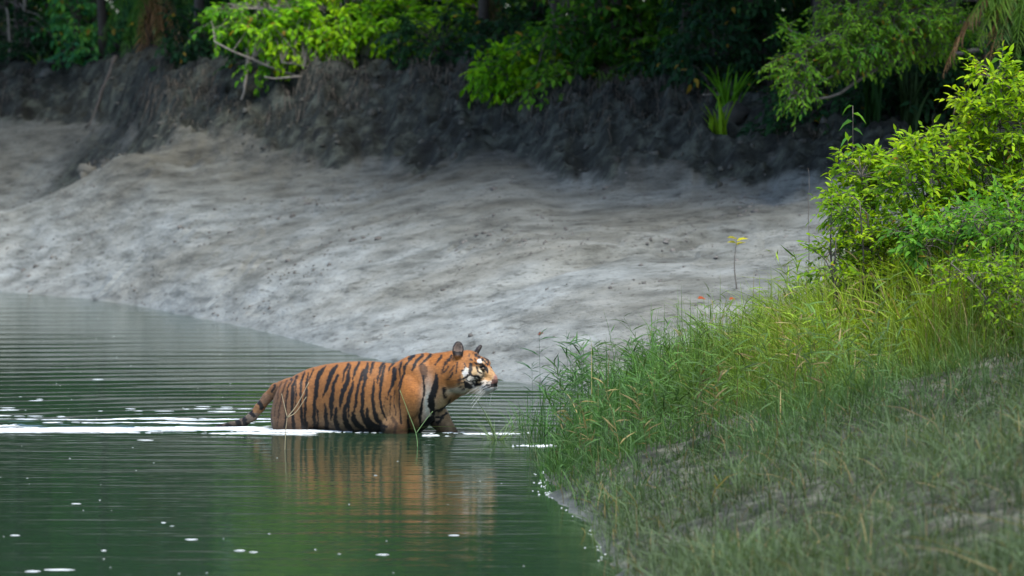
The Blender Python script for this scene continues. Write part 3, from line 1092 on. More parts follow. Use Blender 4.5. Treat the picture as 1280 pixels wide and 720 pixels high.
def build_tiger():
    root = thing('tiger', 'orange tiger with black stripes wading through the river, head turned to the far bank', 'tiger', T_ROOT)
    coat = coat_mat()
    V, Q = tiger_surface()
    C = paint(V)
    N = mesh_normals(V, Q)
    mb = MB()
    mb.add(t2w(V) - T_ROOT, Q, c=C)
    mb.build('body', coat, root)
    # coat hair: short slivers lying back along the skin
    r2 = np.random.default_rng(5)
    above = V[Q].mean(1)
    keep = above[:, 2] > -12
    fi = r2.choice(np.nonzero(keep)[0], 95000)
    w = r2.dirichlet((1, 1, 1, 1), len(fi))
    P = (V[Q[fi]] * w[..., None]).sum(1)
    Nn = nrm((N[Q[fi]] * w[..., None]).sum(1))
    Cc = C[Q[fi, 0]]
    H = (P - HC) @ HR
    near_head = H[:, 0] > -60
    flow = np.tile(np.array([-1.0, 0, -.55]), (len(P), 1))
    flow[near_head] = np.array([-1.0, 0, -.25]) @ HR.T
    flow += r2.normal(0, .22, flow.shape)
    flow -= Nn * (flow * Nn).sum(1, keepdims=True)
    flow = nrm(flow) + Nn * r2.uniform(.08, .38, (len(P), 1))
    face = near_head & (H[:, 0] > 40)
    ruff = near_head & (H[:, 0] < 30) & (H[:, 2] < -50)
    nape = (P[:, 0] > 190) & (P[:, 2] > 240) & ~near_head
    length = np.where(face, r2.uniform(1.4, 2.8, len(P)), np.where(ruff, r2.uniform(9, 22, len(P)), np.where(nape, r2.uniform(5, 10, len(P)), r2.uniform(3.5, 6.5, len(P)))))
    length *= np.where(P[:, 2] < 12, .5, 1)
    wd = np.where(face, .6, 1.0)
    side = nrm(np.cross(flow, Nn)) * wd[:, None]
    tip = P + nrm(flow) * length[:, None]
    SV = np.stack([P - side, P + side, tip], 1).reshape(-1, 3)
    SN = np.repeat(Nn, 3, 0)
    tone = r2.uniform(.72, 1.32, (len(P), 1))
    SC = np.repeat(np.clip(Cc * tone, 0, .55), 3, 0)
    mb = MB()
    mb.add(t2w(SV) - T_ROOT, tris=np.arange(len(SV)).reshape(-1, 3), c=SC)
    c, s = math.cos(YAW), math.sin(YAW)
    WN = np.stack([SN[:, 0] * c + SN[:, 1] * s, -SN[:, 0] * s + SN[:, 1] * c, SN[:, 2]], -1)
    mb.build('fur', coat, root, normals=WN)
    # eyes
    em = vcol_mat('tiger_eye', .22, .4)
    for sgn in (-1, 1):
        mb = MB()
        u, v = np.meshgrid(np.linspace(0, np.pi, 9), np.linspace(0, 2 * np.pi, 14, endpoint=False), indexing='ij')
        D = np.stack([np.sin(u) * np.cos(v), np.sin(u) * np.sin(v), np.cos(u)], -1).reshape(-1, 3)
        look = nrm(np.array([.62, sgn * .78, .05]))
        ca = D @ look
        cc = np.where((ca > .93)[:, None], np.array((.004, .004, .004)), np.where((ca > .45)[:, None], np.array((.07, .04, .012)), np.array((.008, .007, .006))))
        i, j = np.meshgrid(np.arange(8), np.arange(14), indexing='ij')
        k = (j + 1) % 14
        F = np.stack([i * 14 + j, (i + 1) * 14 + j, (i + 1) * 14 + k, i * 14 + k], -1).reshape(-1, 4)
        Pw = hp(83, sgn * 30.5, -5) + (D * 7.4) @ HR.T
        mb.add(t2w(Pw) - T_ROOT, F, c=cc)
        mb.build('eye', em, root)
    # whiskers
    wm = vcol_mat('whisker_hair', .5)
    for sgn in (-1, 1):
        for k in range(11):
            mb = MB()
            a = hp(98 - (k % 4) * 9, sgn * 29, -72 - (k // 4) * 8)
            dirv = HR @ nrm(np.array([-.25 - .1 * (k % 3), sgn * .9, -.35 - .08 * k + .12 * (k % 4)]))
            ln = 52 + 7 * (k % 5)
            t = np.linspace(0, 1, 6)[:, None]
            p = a + dirv * ln * t + np.array([-8, 0, -14.0]) * t * t
            tube(mb, t2w(p) - T_ROOT, np.linspace(.55, .2, 6) * U, 3, (.8, .8, .76))
            mb.build('whisker', wm, root)
    return root


build_tiger()
# ------------------------------------------------------------------ foliage
def rv(r, n, s=1.0):
    return r.normal(0, s, (n, 3))


def add_leaves(mb, base, dirv, up, length, aspect, cols, fold=.18, droop=.15, simple=False):
    """One leaf per row: ovate blade folded along its midrib, tip bent down."""
    n = len(base)
    d = nrm(dirv)
    side = nrm(np.cross(d, up))
    nn = np.cross(side, d)
    L = np.broadcast_to(np.asarray(length, float), (n,))[:, None]
    w = L * aspect * .5
    if simple:
        V = np.stack([base, base + d * L * .45 + side * w, base + d * L - nn * L * droop, base + d * L * .45 - side * w], 1)
        mb.add(V.reshape(-1, 3), (np.arange(n)[:, None] * 4 + np.array([0, 1, 2, 3])), c=np.repeat(cols, 4, 0))
        return
    lift = nn * (w * fold * 2)
    V = np.stack([base,
                  base + d * L * .30 + side * w * .92 + lift, base + d * L * .64 + side * w * .78 + lift - nn * L * droop * .4,
                  base + d * L - nn * L * droop,
                  base + d * L * .64 - side * w * .78 + lift - nn * L * droop * .4, base + d * L * .30 - side * w * .92 + lift,
                  base + d * L * .47 - nn * L * droop * .2], 1)
    k = np.arange(n)[:, None] * 7
    Q = np.concatenate([k + np.array([0, 1, 2, 6]), k + np.array([6, 2, 3, 4]), k + np.array([0, 6, 4, 5])])
    mb.add(V.reshape(-1, 3), Q, c=np.repeat(cols, 7, 0))


def leaf_cols(r, n, pal, clump=None):
    """Colours drawn between the palette's entries, with clumps of lighter and darker growth."""
    pal = np.array(pal, float)
    t = r.uniform(0, 1, n)
    if clump is not None:
        t = np.clip(.5 + .9 * clump + r.normal(0, .18, n), 0, 1)
    t = t * (len(pal) - 1)
    i = np.minimum(t.astype(int), len(pal) - 2)
    f = (t - i)[:, None]
    c = pal[i] * (1 - f) + pal[i + 1] * f
    c *= r.uniform(.75, 1.25, (n, 1))
    y = r.uniform(0, 1, n) < .012
    c[y] = np.array((.32, .22, .03)) * r.uniform(.6, 1.1, (y.sum(), 1))
    return c


def sprays(r, mb, tw, centers, outdir, n_spr, spr_len, k, leaf, aspect, pal, droop, simple=False, origin=None, twr=.004):
    """Leafy sprigs round each cluster centre: k leaves alternate along each sprig."""
    m = len(centers)
    C = np.repeat(centers, n_spr, 0)
    O = np.repeat(outdir, n_spr, 0)
    n = len(C)
    d = nrm(O * .8 + rv(r, n, .62) + np.array([0, 0, -.15 * droop]))
    Ls = spr_len * r.uniform(.6, 1.3, (n, 1))
    end = C + d * Ls + np.array([0, 0, -1.0]) * Ls * droop * .45
    if tw is not None:
        for a, b in zip(C, end):
            mid = (a + b) / 2 + np.array([0, 0, .12]) * np.linalg.norm(b - a)
            tube(tw, [a, mid, b], [twr, twr * .8, twr * .5], 3, cap=False)
    t = (np.arange(k) + .6) / k
    B = C[:, None] + (end - C)[:, None] * t[None, :, None] + np.array([0, 0, .12]) * (4 * t * (1 - t))[None, :, None] * Ls[:, None] * .5
    sgn = np.where(np.arange(k) % 2 == 0, 1.0, -1.0)
    horiz = nrm(np.cross(d, np.array([0, 0, 1.0])) + rv(r, n, .25))
    D = d[:, None] * .55 + horiz[:, None] * sgn[None, :, None] * .8 + r.normal(0, .28, (n, k, 3)) + np.array([0, 0, -1.0]) * (droop * .55)
    D[:, -1] = d + rv(r, n, .2) + np.array([0, 0, -1.0]) * droop * .6
    UP = np.tile(np.array([0, -.35, 1.0]), (n * k, 1)) + rv(r, n * k, .38)
    cl = fbm(C[:, 0] * 1.4, C[:, 1] * 1.4, C[:, 2] * 1.6, 3, 201)
    cols = leaf_cols(r, n * k, pal, np.repeat(cl, k))
    add_leaves(mb, B.reshape(-1, 3), D.reshape(-1, 3), UP, leaf * r.uniform(.6, 1.25, n * k), aspect, cols, simple=simple, droop=.1 + .2 * droop)


def in_ell(r, c, rad, n, shell=.55):
    d = nrm(rv(r, n))
    q = r.uniform(shell ** 3, 1, (n, 1)) ** (1 / 3)
    return np.asarray(c) + d * q * np.asarray(rad), d


def limb_curve(r, pts, n=14, wob=.04):
    p = curve(pts, n)
    L = np.linalg.norm(p[-1] - p[0])
    p[1:-1] += np.cumsum(r.normal(0, wob * L / n, (n - 2, 3)), 0)
    return p


PAL_BRIGHT = [(.032, .13, .006), (.10, .29, .006), (.19, .42, .007), (.29, .50, .008)]
PAL_MID = [(.014, .06, .012), (.035, .13, .016), (.07, .21, .018), (.13, .29, .018)]
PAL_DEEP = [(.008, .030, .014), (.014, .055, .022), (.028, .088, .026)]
PAL_BLUE = [(.015, .10, .045), (.05, .22, .07), (.10, .33, .08), (.18, .40, .03)]
PAL_OLIVE = [(.02, .045, .012), (.05, .10, .018), (.09, .15, .025)]


def tree(seed, name, label, cat, base, trunk, limbs, blobs, leaf=.12, aspect=.5, pal=PAL_MID, droop=.5, k=7, n_spr=3, spr_len=.38,
         r0=.07, bark=BARK, group=None, simple=False, twigs=True, limb_r=.03):
    """trunk: polyline from the base; limbs: polylines; blobs: (centre, radii, clusters). All in world space."""
    r = np.random.default_rng(seed)
    base = np.asarray(base, float)
    root = thing(name, label, cat, base, group)
    nodes = []
    tp = limb_curve(r, trunk)
    mb = MB()
    tube(mb, tp - base, np.linspace(r0, r0 * .55, len(tp)), 8)
    mb.build('trunk', bark, root)
    nodes.append(tp[5:])
    for L in limbs:
        lp = limb_curve(r, L)
        mb = MB()
        tube(mb, lp - base, np.linspace(limb_r, limb_r * .3, len(lp)), 6)
        mb.build('limb', bark, root)
        nodes.append(lp[2:])
    nodes = np.concatenate(nodes)
    mb, tw = MB(), MB()
    for c, rad, n in blobs:
        P, o = in_ell(r, c, rad, n)
        o = o + np.array([0, -.25, 0])
        if twigs:
            for q in P:
                dist = np.linalg.norm(nodes - q, axis=1)
                a = nodes[np.argmin(dist + r.uniform(0, .3, len(nodes)))]
                m = a * .45 + q * .55 + np.array([0, 0, .1]) * dist.min() + r.normal(0, .05, 3)
                tube(tw, curve([a, m, q], 6) - base, np.linspace(.011, .005, 6), 4, cap=False)
        sprays(r, mb, tw if twigs else None, P - base, nrm(o), n_spr, spr_len, k, leaf, aspect, pal, droop, simple)
    if twigs and tw.n:
        tw.build('twigs', bark, root)
    mb.build('crown', LEAF, root)
    return root


def pt(px, py, d):
    return at(px, py, d)


def on_ground(px, d, sink=.05):
    x = float(at(px, 200, d)[0])
    return np.array([x, d, float(ground_z(x, d)[0]) - sink])


def rad(d, rx, ry, rz):
    """Radii from picture pixels at distance d (depth radius in metres)."""
    return np.array([rx * d / FPX, rz, ry * d / FPX])


# --- the wood behind the bank: dense trees, each on its own ground
r = np.random.default_rng(11)
WOOD = []
spots = [(-520, 96), (-380, 90), (-250, 97), (-120, 89), (-10, 92), (60, 86), (120, 96), (215, 81), (300, 88), (380, 76), (450, 84), (520, 71), (600, 80),
         (670, 69), (720, 78), (790, 66), (850, 75), (915, 63), (985, 70), (1050, 60), (1120, 68), (1190, 58), (1260, 66), (1340, 57), (1450, 64), (1580, 60), (1720, 58), (1900, 60)]
for i, (px, d) in enumerate(spots):
    b = on_ground(px, d)
    h = r.uniform(11, 16)
    top = b + np.array([r.normal(0, .4), r.normal(0, .4), h])
    blobs = []
    for q in range(10):
        f = q / 9
        cr = (1.5 + 1.6 * math.sin(f * 3.0)) * r.uniform(.8, 1.2)
        blobs.append((b + np.array([r.normal(0, .7), r.normal(-.3, .6), .7 + f * (h - 1)]), (cr, cr, 1.1), 46))
    pal = [PAL_DEEP, PAL_DEEP, PAL_MID][i % 3]
    w = ['dark', 'deep green', 'mid green'][i % 3]
    tree(300 + i, 'forest_tree', 'dense %s tree of the wood behind the river bank' % w, 'tree', b, [b, b * .6 + top * .4 + r.normal(0, .2, 3), top], [], blobs,
         leaf=.26, aspect=.5, pal=pal, droop=.5, k=5, n_spr=4, spr_len=.75, r0=.16, bark=BARK_DARK, group='trees of the wood behind the bank', simple=True, twigs=False)

# tall canopy trees rooted along the top of the bank, crowns above the shrubs
spots = [(-420, 93), (-300, 92.5), (-190, 90), (-90, 87), (10, 84.5), (95, 83), (190, 79), (285, 73), (370, 71), (455, 69.5), (540, 68), (625, 67), (705, 65), (790, 63), (870, 62), (950, 60.5), (1030, 58.5), (1110, 57.5), (1200, 57), (1300, 56.5), (1400, 56), (1510, 55.5), (1620, 55)]
for i, (px, d) in enumerate(spots):
    b = on_ground(px, d)
    if 60 < px < 900:
        continue
    h = r.uniform(8, 9.5) if px < 1000 else r.uniform(15, 18)
    lift = 2.2 if 250 < px < 560 else 0
    if lift:
        b = on_ground(px, d + 4)
    top = b + np.array([r.normal(0, .3), -1.5 + r.normal(0, .3), h])
    blobs = []
    for q in range(8):
        f = q / 7
        cr = (1.9 + 1.4 * math.sin(f * 2.6 + .3)) * r.uniform(.85, 1.15)
        blobs.append((b + np.array([r.normal(0, .8), r.normal(-1.4, .7), 4.2 + lift + f * (h - 4.5 - lift)]), (cr, cr, 1.5), 62))
    tree(400 + i, 'canopy_tree', 'tall dark trunked tree rooted on the bank top with its crown above the shrubs', 'tree', b, [b, b * .6 + top * .4 + r.normal(0, .15, 3), top], [], blobs,
         leaf=.30, aspect=.5, pal=[PAL_DEEP, PAL_MID][i % 2], droop=.5, k=5, n_spr=4, spr_len=.8, r0=.15, bark=BARK_DARK, group='tall trees along the bank top', simple=True, twigs=False)

# leaning trees added to shade the bank and upper mud, crowns above view
for i, (px, d, out, side) in enumerate([(30, 82, 4.5, 0), (130, 78.5, 4.5, 0), (250, 71.5, 3.6, .3), (600, 65, 4.4, .8), (690, 61, 5.6, .6), (770, 60, 6.0, .4), (850, 59, 6.4, .4), (930, 57, 6.4, .3), (1010, 55, 6.4, .2), (1090, 54, 6.6, 0), (1180, 53.5, 6.4, 0)]):
    b = on_ground(px, d)
    top = b + np.array([side + r.normal(0, .3), -out - (2.2 if px > 560 else .5), 9.2 + r.uniform(0, 1.2)])
    mid = b + np.array([side * .3, -out * .35, 4.2])
    blobs = []
    for q in range(8):
        f = q / 7
        cr = r.uniform(1.7, 2.4)
        blobs.append((mid * (1 - f) + top * f + np.array([r.normal(0, .7), r.normal(-.3, .6), 1.0 + r.normal(0, .4)]), (cr, cr, 1.1), 46))
    tree(450 + i, 'leaning_shade_tree', 'added shade tree leaning out from the bank top, crown unseen above the mud', 'tree', b, [b, mid, top], [], blobs,
         leaf=.26, aspect=.5, pal=[PAL_MID, PAL_DEEP][i % 2], droop=.6, k=5, n_spr=4, spr_len=.7, r0=.11, bark=BARK_DARK, group='added shade trees leaning out over the bank', simple=True, twigs=False)


# far wood closing the view between the trunks
def far_wood():
    r = np.random.default_rng(17)
    n = 15000
    px, d = r.uniform(-700, 2100, n), r.uniform(101, 116, n)
    P = at(px, 100, d)
    P[:, 2] = 3.5 + r.uniform(0, 1, n) ** 1.9 * 15
    mb = MB()
    sprays(r, mb, None, P, np.tile(np.array([0, -.6, .2]), (n, 1)), 2, .9, 5, .5, .55, PAL_DEEP, .4, True)
    tag(mb.build('far_wood', LEAF), 'dark wood closing the view behind the trees', 'wood', kind='stuff')


far_wood()

# --- shrubs and small trees leaning over the bank edge
SHRUB = 'shrubs overhanging the bank'
# blue green leafy shrub far left
b = on_ground(95, 80.5)
d = 79
tree(21, 'bank_shrub', 'blue green leafy shrub hanging over the far left end of the bank', 'shrub', b, [b, pt(92, 40, 80), pt(88, -40, 79.5)],
     [[pt(92, 30, 80), pt(100, 20, 79), pt(92, 66, 78.5)], [pt(90, 0, 80), pt(120, 10, 79), pt(126, 40, 78.5)]],
     [(pt(112, 20, d), rad(d, 26, 34, .7), 26), (pt(88, 62, d - .4), rad(d, 16, 16, .4), 12), (pt(112, 66, d - .4), rad(d, 14, 14, .4), 9), (pt(75, 10, d), rad(d, 12, 22, .5), 8), (pt(100, -50, d), rad(d, 60, 40, 1), 30)],
     leaf=.16, pal=PAL_BLUE, droop=.8, spr_len=.45, group=SHRUB)
# dim shrub in the shade at the left edge
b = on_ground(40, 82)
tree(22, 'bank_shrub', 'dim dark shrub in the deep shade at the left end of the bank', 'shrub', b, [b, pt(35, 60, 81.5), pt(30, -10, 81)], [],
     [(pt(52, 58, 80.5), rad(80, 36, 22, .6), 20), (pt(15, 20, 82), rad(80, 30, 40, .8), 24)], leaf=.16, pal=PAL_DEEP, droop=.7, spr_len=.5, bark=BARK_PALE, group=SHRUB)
# the bright yellow green shrub
b = on_ground(430, 69)
d = 66.5
tree(23, 'bank_shrub', 'bright yellow green shrub with bare grey boughs reaching over the bank, left of the middle', 'shrub', b,
     [b, pt(430, 50, 68), pt(440, -30, 67)],
     [[pt(445, 70, 68), pt(440, 92, 66.6), pt(395, 98, 65.6), pt(340, 84, 65.2), pt(268, 52, 65.2)],
      [pt(440, 60, 68), pt(478, 80, 66.4), pt(425, 92, 65.4), pt(370, 92, 65.0), pt(330, 96, 65.0)],
      [pt(470, 70, 67), pt(455, 84, 65.6), pt(410, 88, 65.2), pt(352, 78, 65.0)],
      [pt(450, 40, 68), pt(500, 52, 66.6), pt(560, 50, 66), pt(585, 66, 65.7)],
      [pt(440, 20, 67.8), pt(380, 10, 66.8), pt(300, 12, 66)],
      [pt(440, 0, 67.6), pt(540, 0, 66.8), pt(615, 16, 66.2)]],
     [(pt(310, 14, d), rad(d, 52, 18, .8), 44), (pt(395, 30, d - .4), rad(d, 50, 34, .9), 70), (pt(425, 44, d - .8), rad(d, 44, 30, .7), 46), (pt(365, 52, d - .9), rad(d, 26, 22, .5), 20),
      (pt(490, 32, d - .4), rad(d, 50, 30, .9), 60), (pt(548, 40, d - .6), rad(d, 30, 18, .6), 22), (pt(590, 12, d - .4), rad(d, 44, 20, .7), 36), (pt(325, 74, d - 1), rad(d, 12, 10, .3), 6),
      (pt(560, 58, d - .9), rad(d, 16, 14, .3), 6), (pt(268, 30, d - .6), rad(d, 16, 10, .3), 8), (pt(405, 80, d - 1), rad(d, 30, 10, .4), 9),
      (pt(345, 40, d - .9), rad(d, 40, 22, .5), 30), (pt(520, 62, d - .9), rad(d, 40, 16, .4), 24), (pt(590, 46, d - .8), rad(d, 34, 20, .4), 22), (pt(440, -70, d + .5), rad(d, 170, 70, 1.6), 150)],
     leaf=.145, pal=PAL_BRIGHT, droop=.75, spr_len=.36, bark=BARK_PALE, limb_r=.05, group=SHRUB)
# shrub right of the middle, yellow green to the left
b = on_ground(720, 63)
d = 60.5
tree(24, 'bank_shrub', 'yellow green leafy shrub drooping over the cut bank at the middle', 'shrub', b,
     [b, pt(715, 60, 62), pt(710, -20, 61)],
     [[pt(715, 70, 62), pt(680, 80, 60.5), pt(630, 88, 59.8)], [pt(715, 60, 62), pt(740, 92, 60.4), pt(742, 120, 60)], [pt(715, 20, 61.6), pt(770, 40, 60.6), pt(800, 90, 60.1)]],
     [(pt(632, 86, d - .8), rad(d, 34, 22, .5), 34), (pt(668, 66, d - .6), rad(d, 30, 30, .6), 34), (pt(700, 84, d - .7), rad(d, 40, 26, .6), 38), (pt(655, 96, d - .9), rad(d, 20, 14, .4), 12), (pt(706, 108, d - .9), rad(d, 24, 10, .4), 10)],
     leaf=.14, pal=PAL_BRIGHT, droop=.8, spr_len=.36, group=SHRUB)
b = on_ground(800, 61.5)
d = 59.5
tree(25, 'bank_shrub', 'broad mid green shrub above the dark clods, right of the middle', 'shrub', b,
     [b, pt(800, 60, 61), pt(800, -30, 60.5)],
     [[pt(800, 60, 61), pt(770, 70, 59.6), pt(740, 100, 59)], [pt(800, 30, 61), pt(850, 60, 59.5), pt(880, 110, 58.8)], [pt(800, 20, 60.8), pt(740, 20, 59.8), pt(690, 30, 59.2)]],
     [(pt(750, 40, d), rad(d, 70, 40, .9), 80), (pt(820, 50, d), rad(d, 70, 44, .9), 76), (pt(765, 96, d - .6), rad(d, 56, 26, .6), 48), (pt(850, 84, d - .3), rad(d, 44, 34, .6), 40), (pt(742, 122, d - .8), rad(d, 18, 16, .3), 9),
      (pt(700, 60, d - .6), rad(d, 50, 30, .5), 34), (pt(800, 116, d - .7), rad(d, 40, 20, .4), 24), (pt(690, 112, d - .9), rad(d, 30, 16, .4), 14), (pt(845, 128, d - .8), rad(d, 30, 18, .4), 16), (pt(765, 134, d - .9), rad(d, 22, 12, .3), 8), (pt(770, -60, d + .4), rad(d, 130, 50, 1.3), 90)],
     leaf=.14, pal=PAL_MID, droop=.8, spr_len=.4, group=SHRUB)
# dark trees in the recess
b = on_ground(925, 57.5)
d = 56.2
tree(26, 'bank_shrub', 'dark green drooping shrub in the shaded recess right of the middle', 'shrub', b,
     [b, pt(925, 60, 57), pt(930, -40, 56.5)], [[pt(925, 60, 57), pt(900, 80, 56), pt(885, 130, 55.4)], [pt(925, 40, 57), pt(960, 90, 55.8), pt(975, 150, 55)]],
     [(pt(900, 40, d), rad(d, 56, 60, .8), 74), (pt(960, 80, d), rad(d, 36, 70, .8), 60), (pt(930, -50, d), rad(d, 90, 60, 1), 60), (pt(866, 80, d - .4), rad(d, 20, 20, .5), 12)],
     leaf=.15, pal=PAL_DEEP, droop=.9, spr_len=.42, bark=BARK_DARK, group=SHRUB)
b = on_ground(1010, 53.5)
d = 52
tree(27, 'bank_shrub', 'low dark shrub at the foot of the bank under the long bough', 'shrub', b,
     [b, pt(1010, 150, 53), pt(1010, 90, 52.6)], [[pt(1010, 140, 53), pt(1000, 150, 52), pt(985, 190, 51.4)]],
     [(pt(990, 160, d), rad(d, 40, 44, .7), 46), (pt(1050, 190, d - .4), rad(d, 46, 34, .6), 44), (pt(1030, 130, d + .3), rad(d, 60, 30, .6), 40)],
     leaf=.14, pal=PAL_DEEP, droop=.8, spr_len=.4, bark=BARK_DARK, group=SHRUB)
# long light bough with small leaves
b = on_ground(1235, 52.5)
d = 48.5
tree(28, 'bank_tree', 'fine leaved tree with a long bough reaching left over the mud at the right', 'tree', b,
     [b, pt(1230, 80, 51), pt(1225, -40, 50)],
     [[pt(1230, 62, 51), pt(1180, 66, 49.6), pt(1110, 64, 48.6), pt(1060, 84, 48), pt(990, 118, 47.6)], [pt(1180, 66, 49.6), pt(1110, 80, 48.4), pt(1040, 122, 47.8), pt(985, 124, 47.5)],
      [pt(1228, 30, 50.8), pt(1150, 20, 49), pt(1060, 30, 48.2), pt(1000, 70, 47.8)], [pt(1228, 0, 50.6), pt(1130, -10, 49.2), pt(1050, 0, 48.6)]],
     [(pt(1004, 84, d - .6), rad(d, 30, 28, .5), 48), (pt(1060, 58, d - .3), rad(d, 50, 24, .7), 76), (pt(1120, 30, d), rad(d, 66, 34, .8), 90), (pt(1070, 14, d), rad(d, 50, 20, .7), 50), (pt(1170, 30, d + .3), rad(d, 50, 36, .8), 60),
      (pt(985, 40, d - .4), rad(d, 8, 12, .2), 5), (pt(1000, 110, d - .8), rad(d, 18, 10, .3), 9), (pt(1120, -60, d + .3), rad(d, 150, 50, 1.4), 110)],
     leaf=.085, aspect=.42, pal=PAL_MID[1:] + [(.15, .27, .03)], droop=.55, spr_len=.3, k=9, bark=BARK, limb_r=.04)
b = on_ground(1150, 53)
tree(29, 'bank_shrub', 'dark leafy shrub behind the long bough at the right', 'shrub', b, [b, pt(1150, 120, 52.6), pt(1150, 20, 52)], [],
     [(pt(1130, 60, 51.5), rad(51, 70, 50, .8), 70), (pt(1200, 80, 51.5), rad(51, 50, 50, .8), 50), (pt(1100, 130, 51.2), rad(51, 50, 30, .6), 30)], leaf=.13, pal=PAL_DEEP, droop=.8, spr_len=.4, bark=BARK_DARK, group=SHRUB)


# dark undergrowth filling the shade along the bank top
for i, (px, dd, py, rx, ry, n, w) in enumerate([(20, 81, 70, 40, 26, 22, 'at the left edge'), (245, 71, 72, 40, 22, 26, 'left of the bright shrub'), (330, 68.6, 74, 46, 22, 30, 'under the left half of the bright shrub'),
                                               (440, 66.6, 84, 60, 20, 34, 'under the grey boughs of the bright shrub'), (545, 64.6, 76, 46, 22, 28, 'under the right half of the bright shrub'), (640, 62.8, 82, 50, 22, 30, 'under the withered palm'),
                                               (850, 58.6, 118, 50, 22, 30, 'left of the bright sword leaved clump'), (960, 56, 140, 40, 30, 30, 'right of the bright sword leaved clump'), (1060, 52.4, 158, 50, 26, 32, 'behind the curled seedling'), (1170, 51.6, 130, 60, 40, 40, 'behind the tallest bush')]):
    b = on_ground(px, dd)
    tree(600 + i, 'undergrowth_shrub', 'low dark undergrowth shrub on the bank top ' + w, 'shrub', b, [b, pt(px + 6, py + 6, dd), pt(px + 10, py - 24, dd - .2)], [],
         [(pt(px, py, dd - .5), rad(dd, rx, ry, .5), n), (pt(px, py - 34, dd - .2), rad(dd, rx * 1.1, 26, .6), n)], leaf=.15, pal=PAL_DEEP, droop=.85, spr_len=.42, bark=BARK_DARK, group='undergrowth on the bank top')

# --- feather palms and sword leaved plants
def frond(mb, p0, p1, sag, n, length, width, colr, r, base):
    t = np.linspace(0, 1, n)
    P = p0 + (p1 - p0) * t[:, None] + np.array([0, 0, 1.0]) * (sag * (t - t * t) * 4)[:, None]
    tube(mb, P - base, np.linspace(.014, .004, n), 4, np.array(colr) * 1.2, cap=False)
    T = nrm(np.gradient(P, axis=0))
    for sgn in (-1, 1):
        S = nrm(np.cross(T, np.array([0, 0, 1.0]))) * sgn
        D = nrm(S * .75 + T * .75 + r.normal(0, .12, P.shape) + np.array([0, 0, -.35]))
        L = length * (np.sin(np.pi * (t * .85 + .12)) * .8 + .2) * r.uniform(.8, 1.15, n)
        UP = np.array([0, 0, 1.0]) + r.normal(0, .25, P.shape)
        c = np.array(colr) * r.uniform(.7, 1.3, (n, 1))
        add_leaves(mb, P[2:] - base, D[2:], UP[2:], L[2:], width / length, c[2:], fold=.3, droop=.25)


def palm(seed, label, b, head, fronds, group=None):
    r = np.random.default_rng(seed)
    root = thing('palm', label, 'palm', b, group)
    mb = MB()
    tp = limb_curve(r, [b, (b + head) / 2 + r.normal(0, .04, 3), head])
    tube(mb, tp - b, np.linspace(.09, .07, len(tp)), 8)
    mb.build('trunk', BARK_DARK, root)
    for tip, sag, colr in fronds:
        mb = MB()
        frond(mb, head, np.asarray(tip), sag, 40, .42, .03, colr, r, b)
        f = mb.build('frond', LEAF, root)
        if colr[0] > colr[1]:
            f['label'] = 'dead brown frond'
    return root


G1, G2, DEAD = (.07, .19, .035), (.03, .12, .045), (.24, .145, .075)
h = pt(185, -25, 79)
b = on_ground(190, 79.5)
palm(41, 'green feather palm with dead brown fronds hanging over the bank at the left', b, h,
     [(pt(125, 95, 76.5), .5, G2), (pt(150, 98, 76.2), .4, G1), (pt(128, 50, 77), .4, G1), (pt(175, 92, 76), .3, DEAD), (pt(205, 96, 76), .4, DEAD), (pt(232, 78, 76.4), .4, DEAD), (pt(168, 60, 76.4), .5, G1),
      (pt(260, 46, 77), .5, G1), (pt(225, 30, 77), .5, G2), (pt(120, 10, 78), .5, G2), (pt(260, -40, 79), .6, G1), (pt(110, -60, 80), .6, G1)], 'feather palms of the bank')
h = pt(1290, -20, 48)
b = on_ground(1300, 48.6)
palm(42, 'spiky feather palm with a drooping brown frond in the top right corner', b, h,
     [(pt(1212, 24, 47), .25, (.07, .15, .02)), (pt(1222, 54, 46.8), .3, (.09, .17, .02)), (pt(1246, 66, 46.8), .3, (.06, .13, .03)), (pt(1190, 2, 47.4), .3, (.05, .11, .03)), (pt(1180, 90, 47.6), .5, DEAD), (pt(1236, 80, 47), .4, DEAD),
      (pt(1270, 70, 46.6), .3, (.07, .15, .02)), (pt(1320, 70, 47), .3, G1), (pt(1360, 10, 48), .4, G1), (pt(1240, -70, 48), .4, G1)], 'feather palms of the bank')
h = pt(615, -15, 66)
b = on_ground(612, 66.4)
palm(43, 'small palm with withered brown fronds between the two bright shrubs', b, h,
     [(pt(596, 74, 64.4), .3, DEAD), (pt(618, 84, 64.2), .3, (.11, .085, .05)), (pt(636, 70, 64.4), .3, (.10, .08, .045)), (pt(607, 50, 64.6), .3, (.05, .07, .03)), (pt(640, 20, 65), .3, G2), (pt(655, -30, 66), .4, G2), (pt(690, 10, 64.5), .3, (.16, .15, .03))], 'feather palms of the bank')


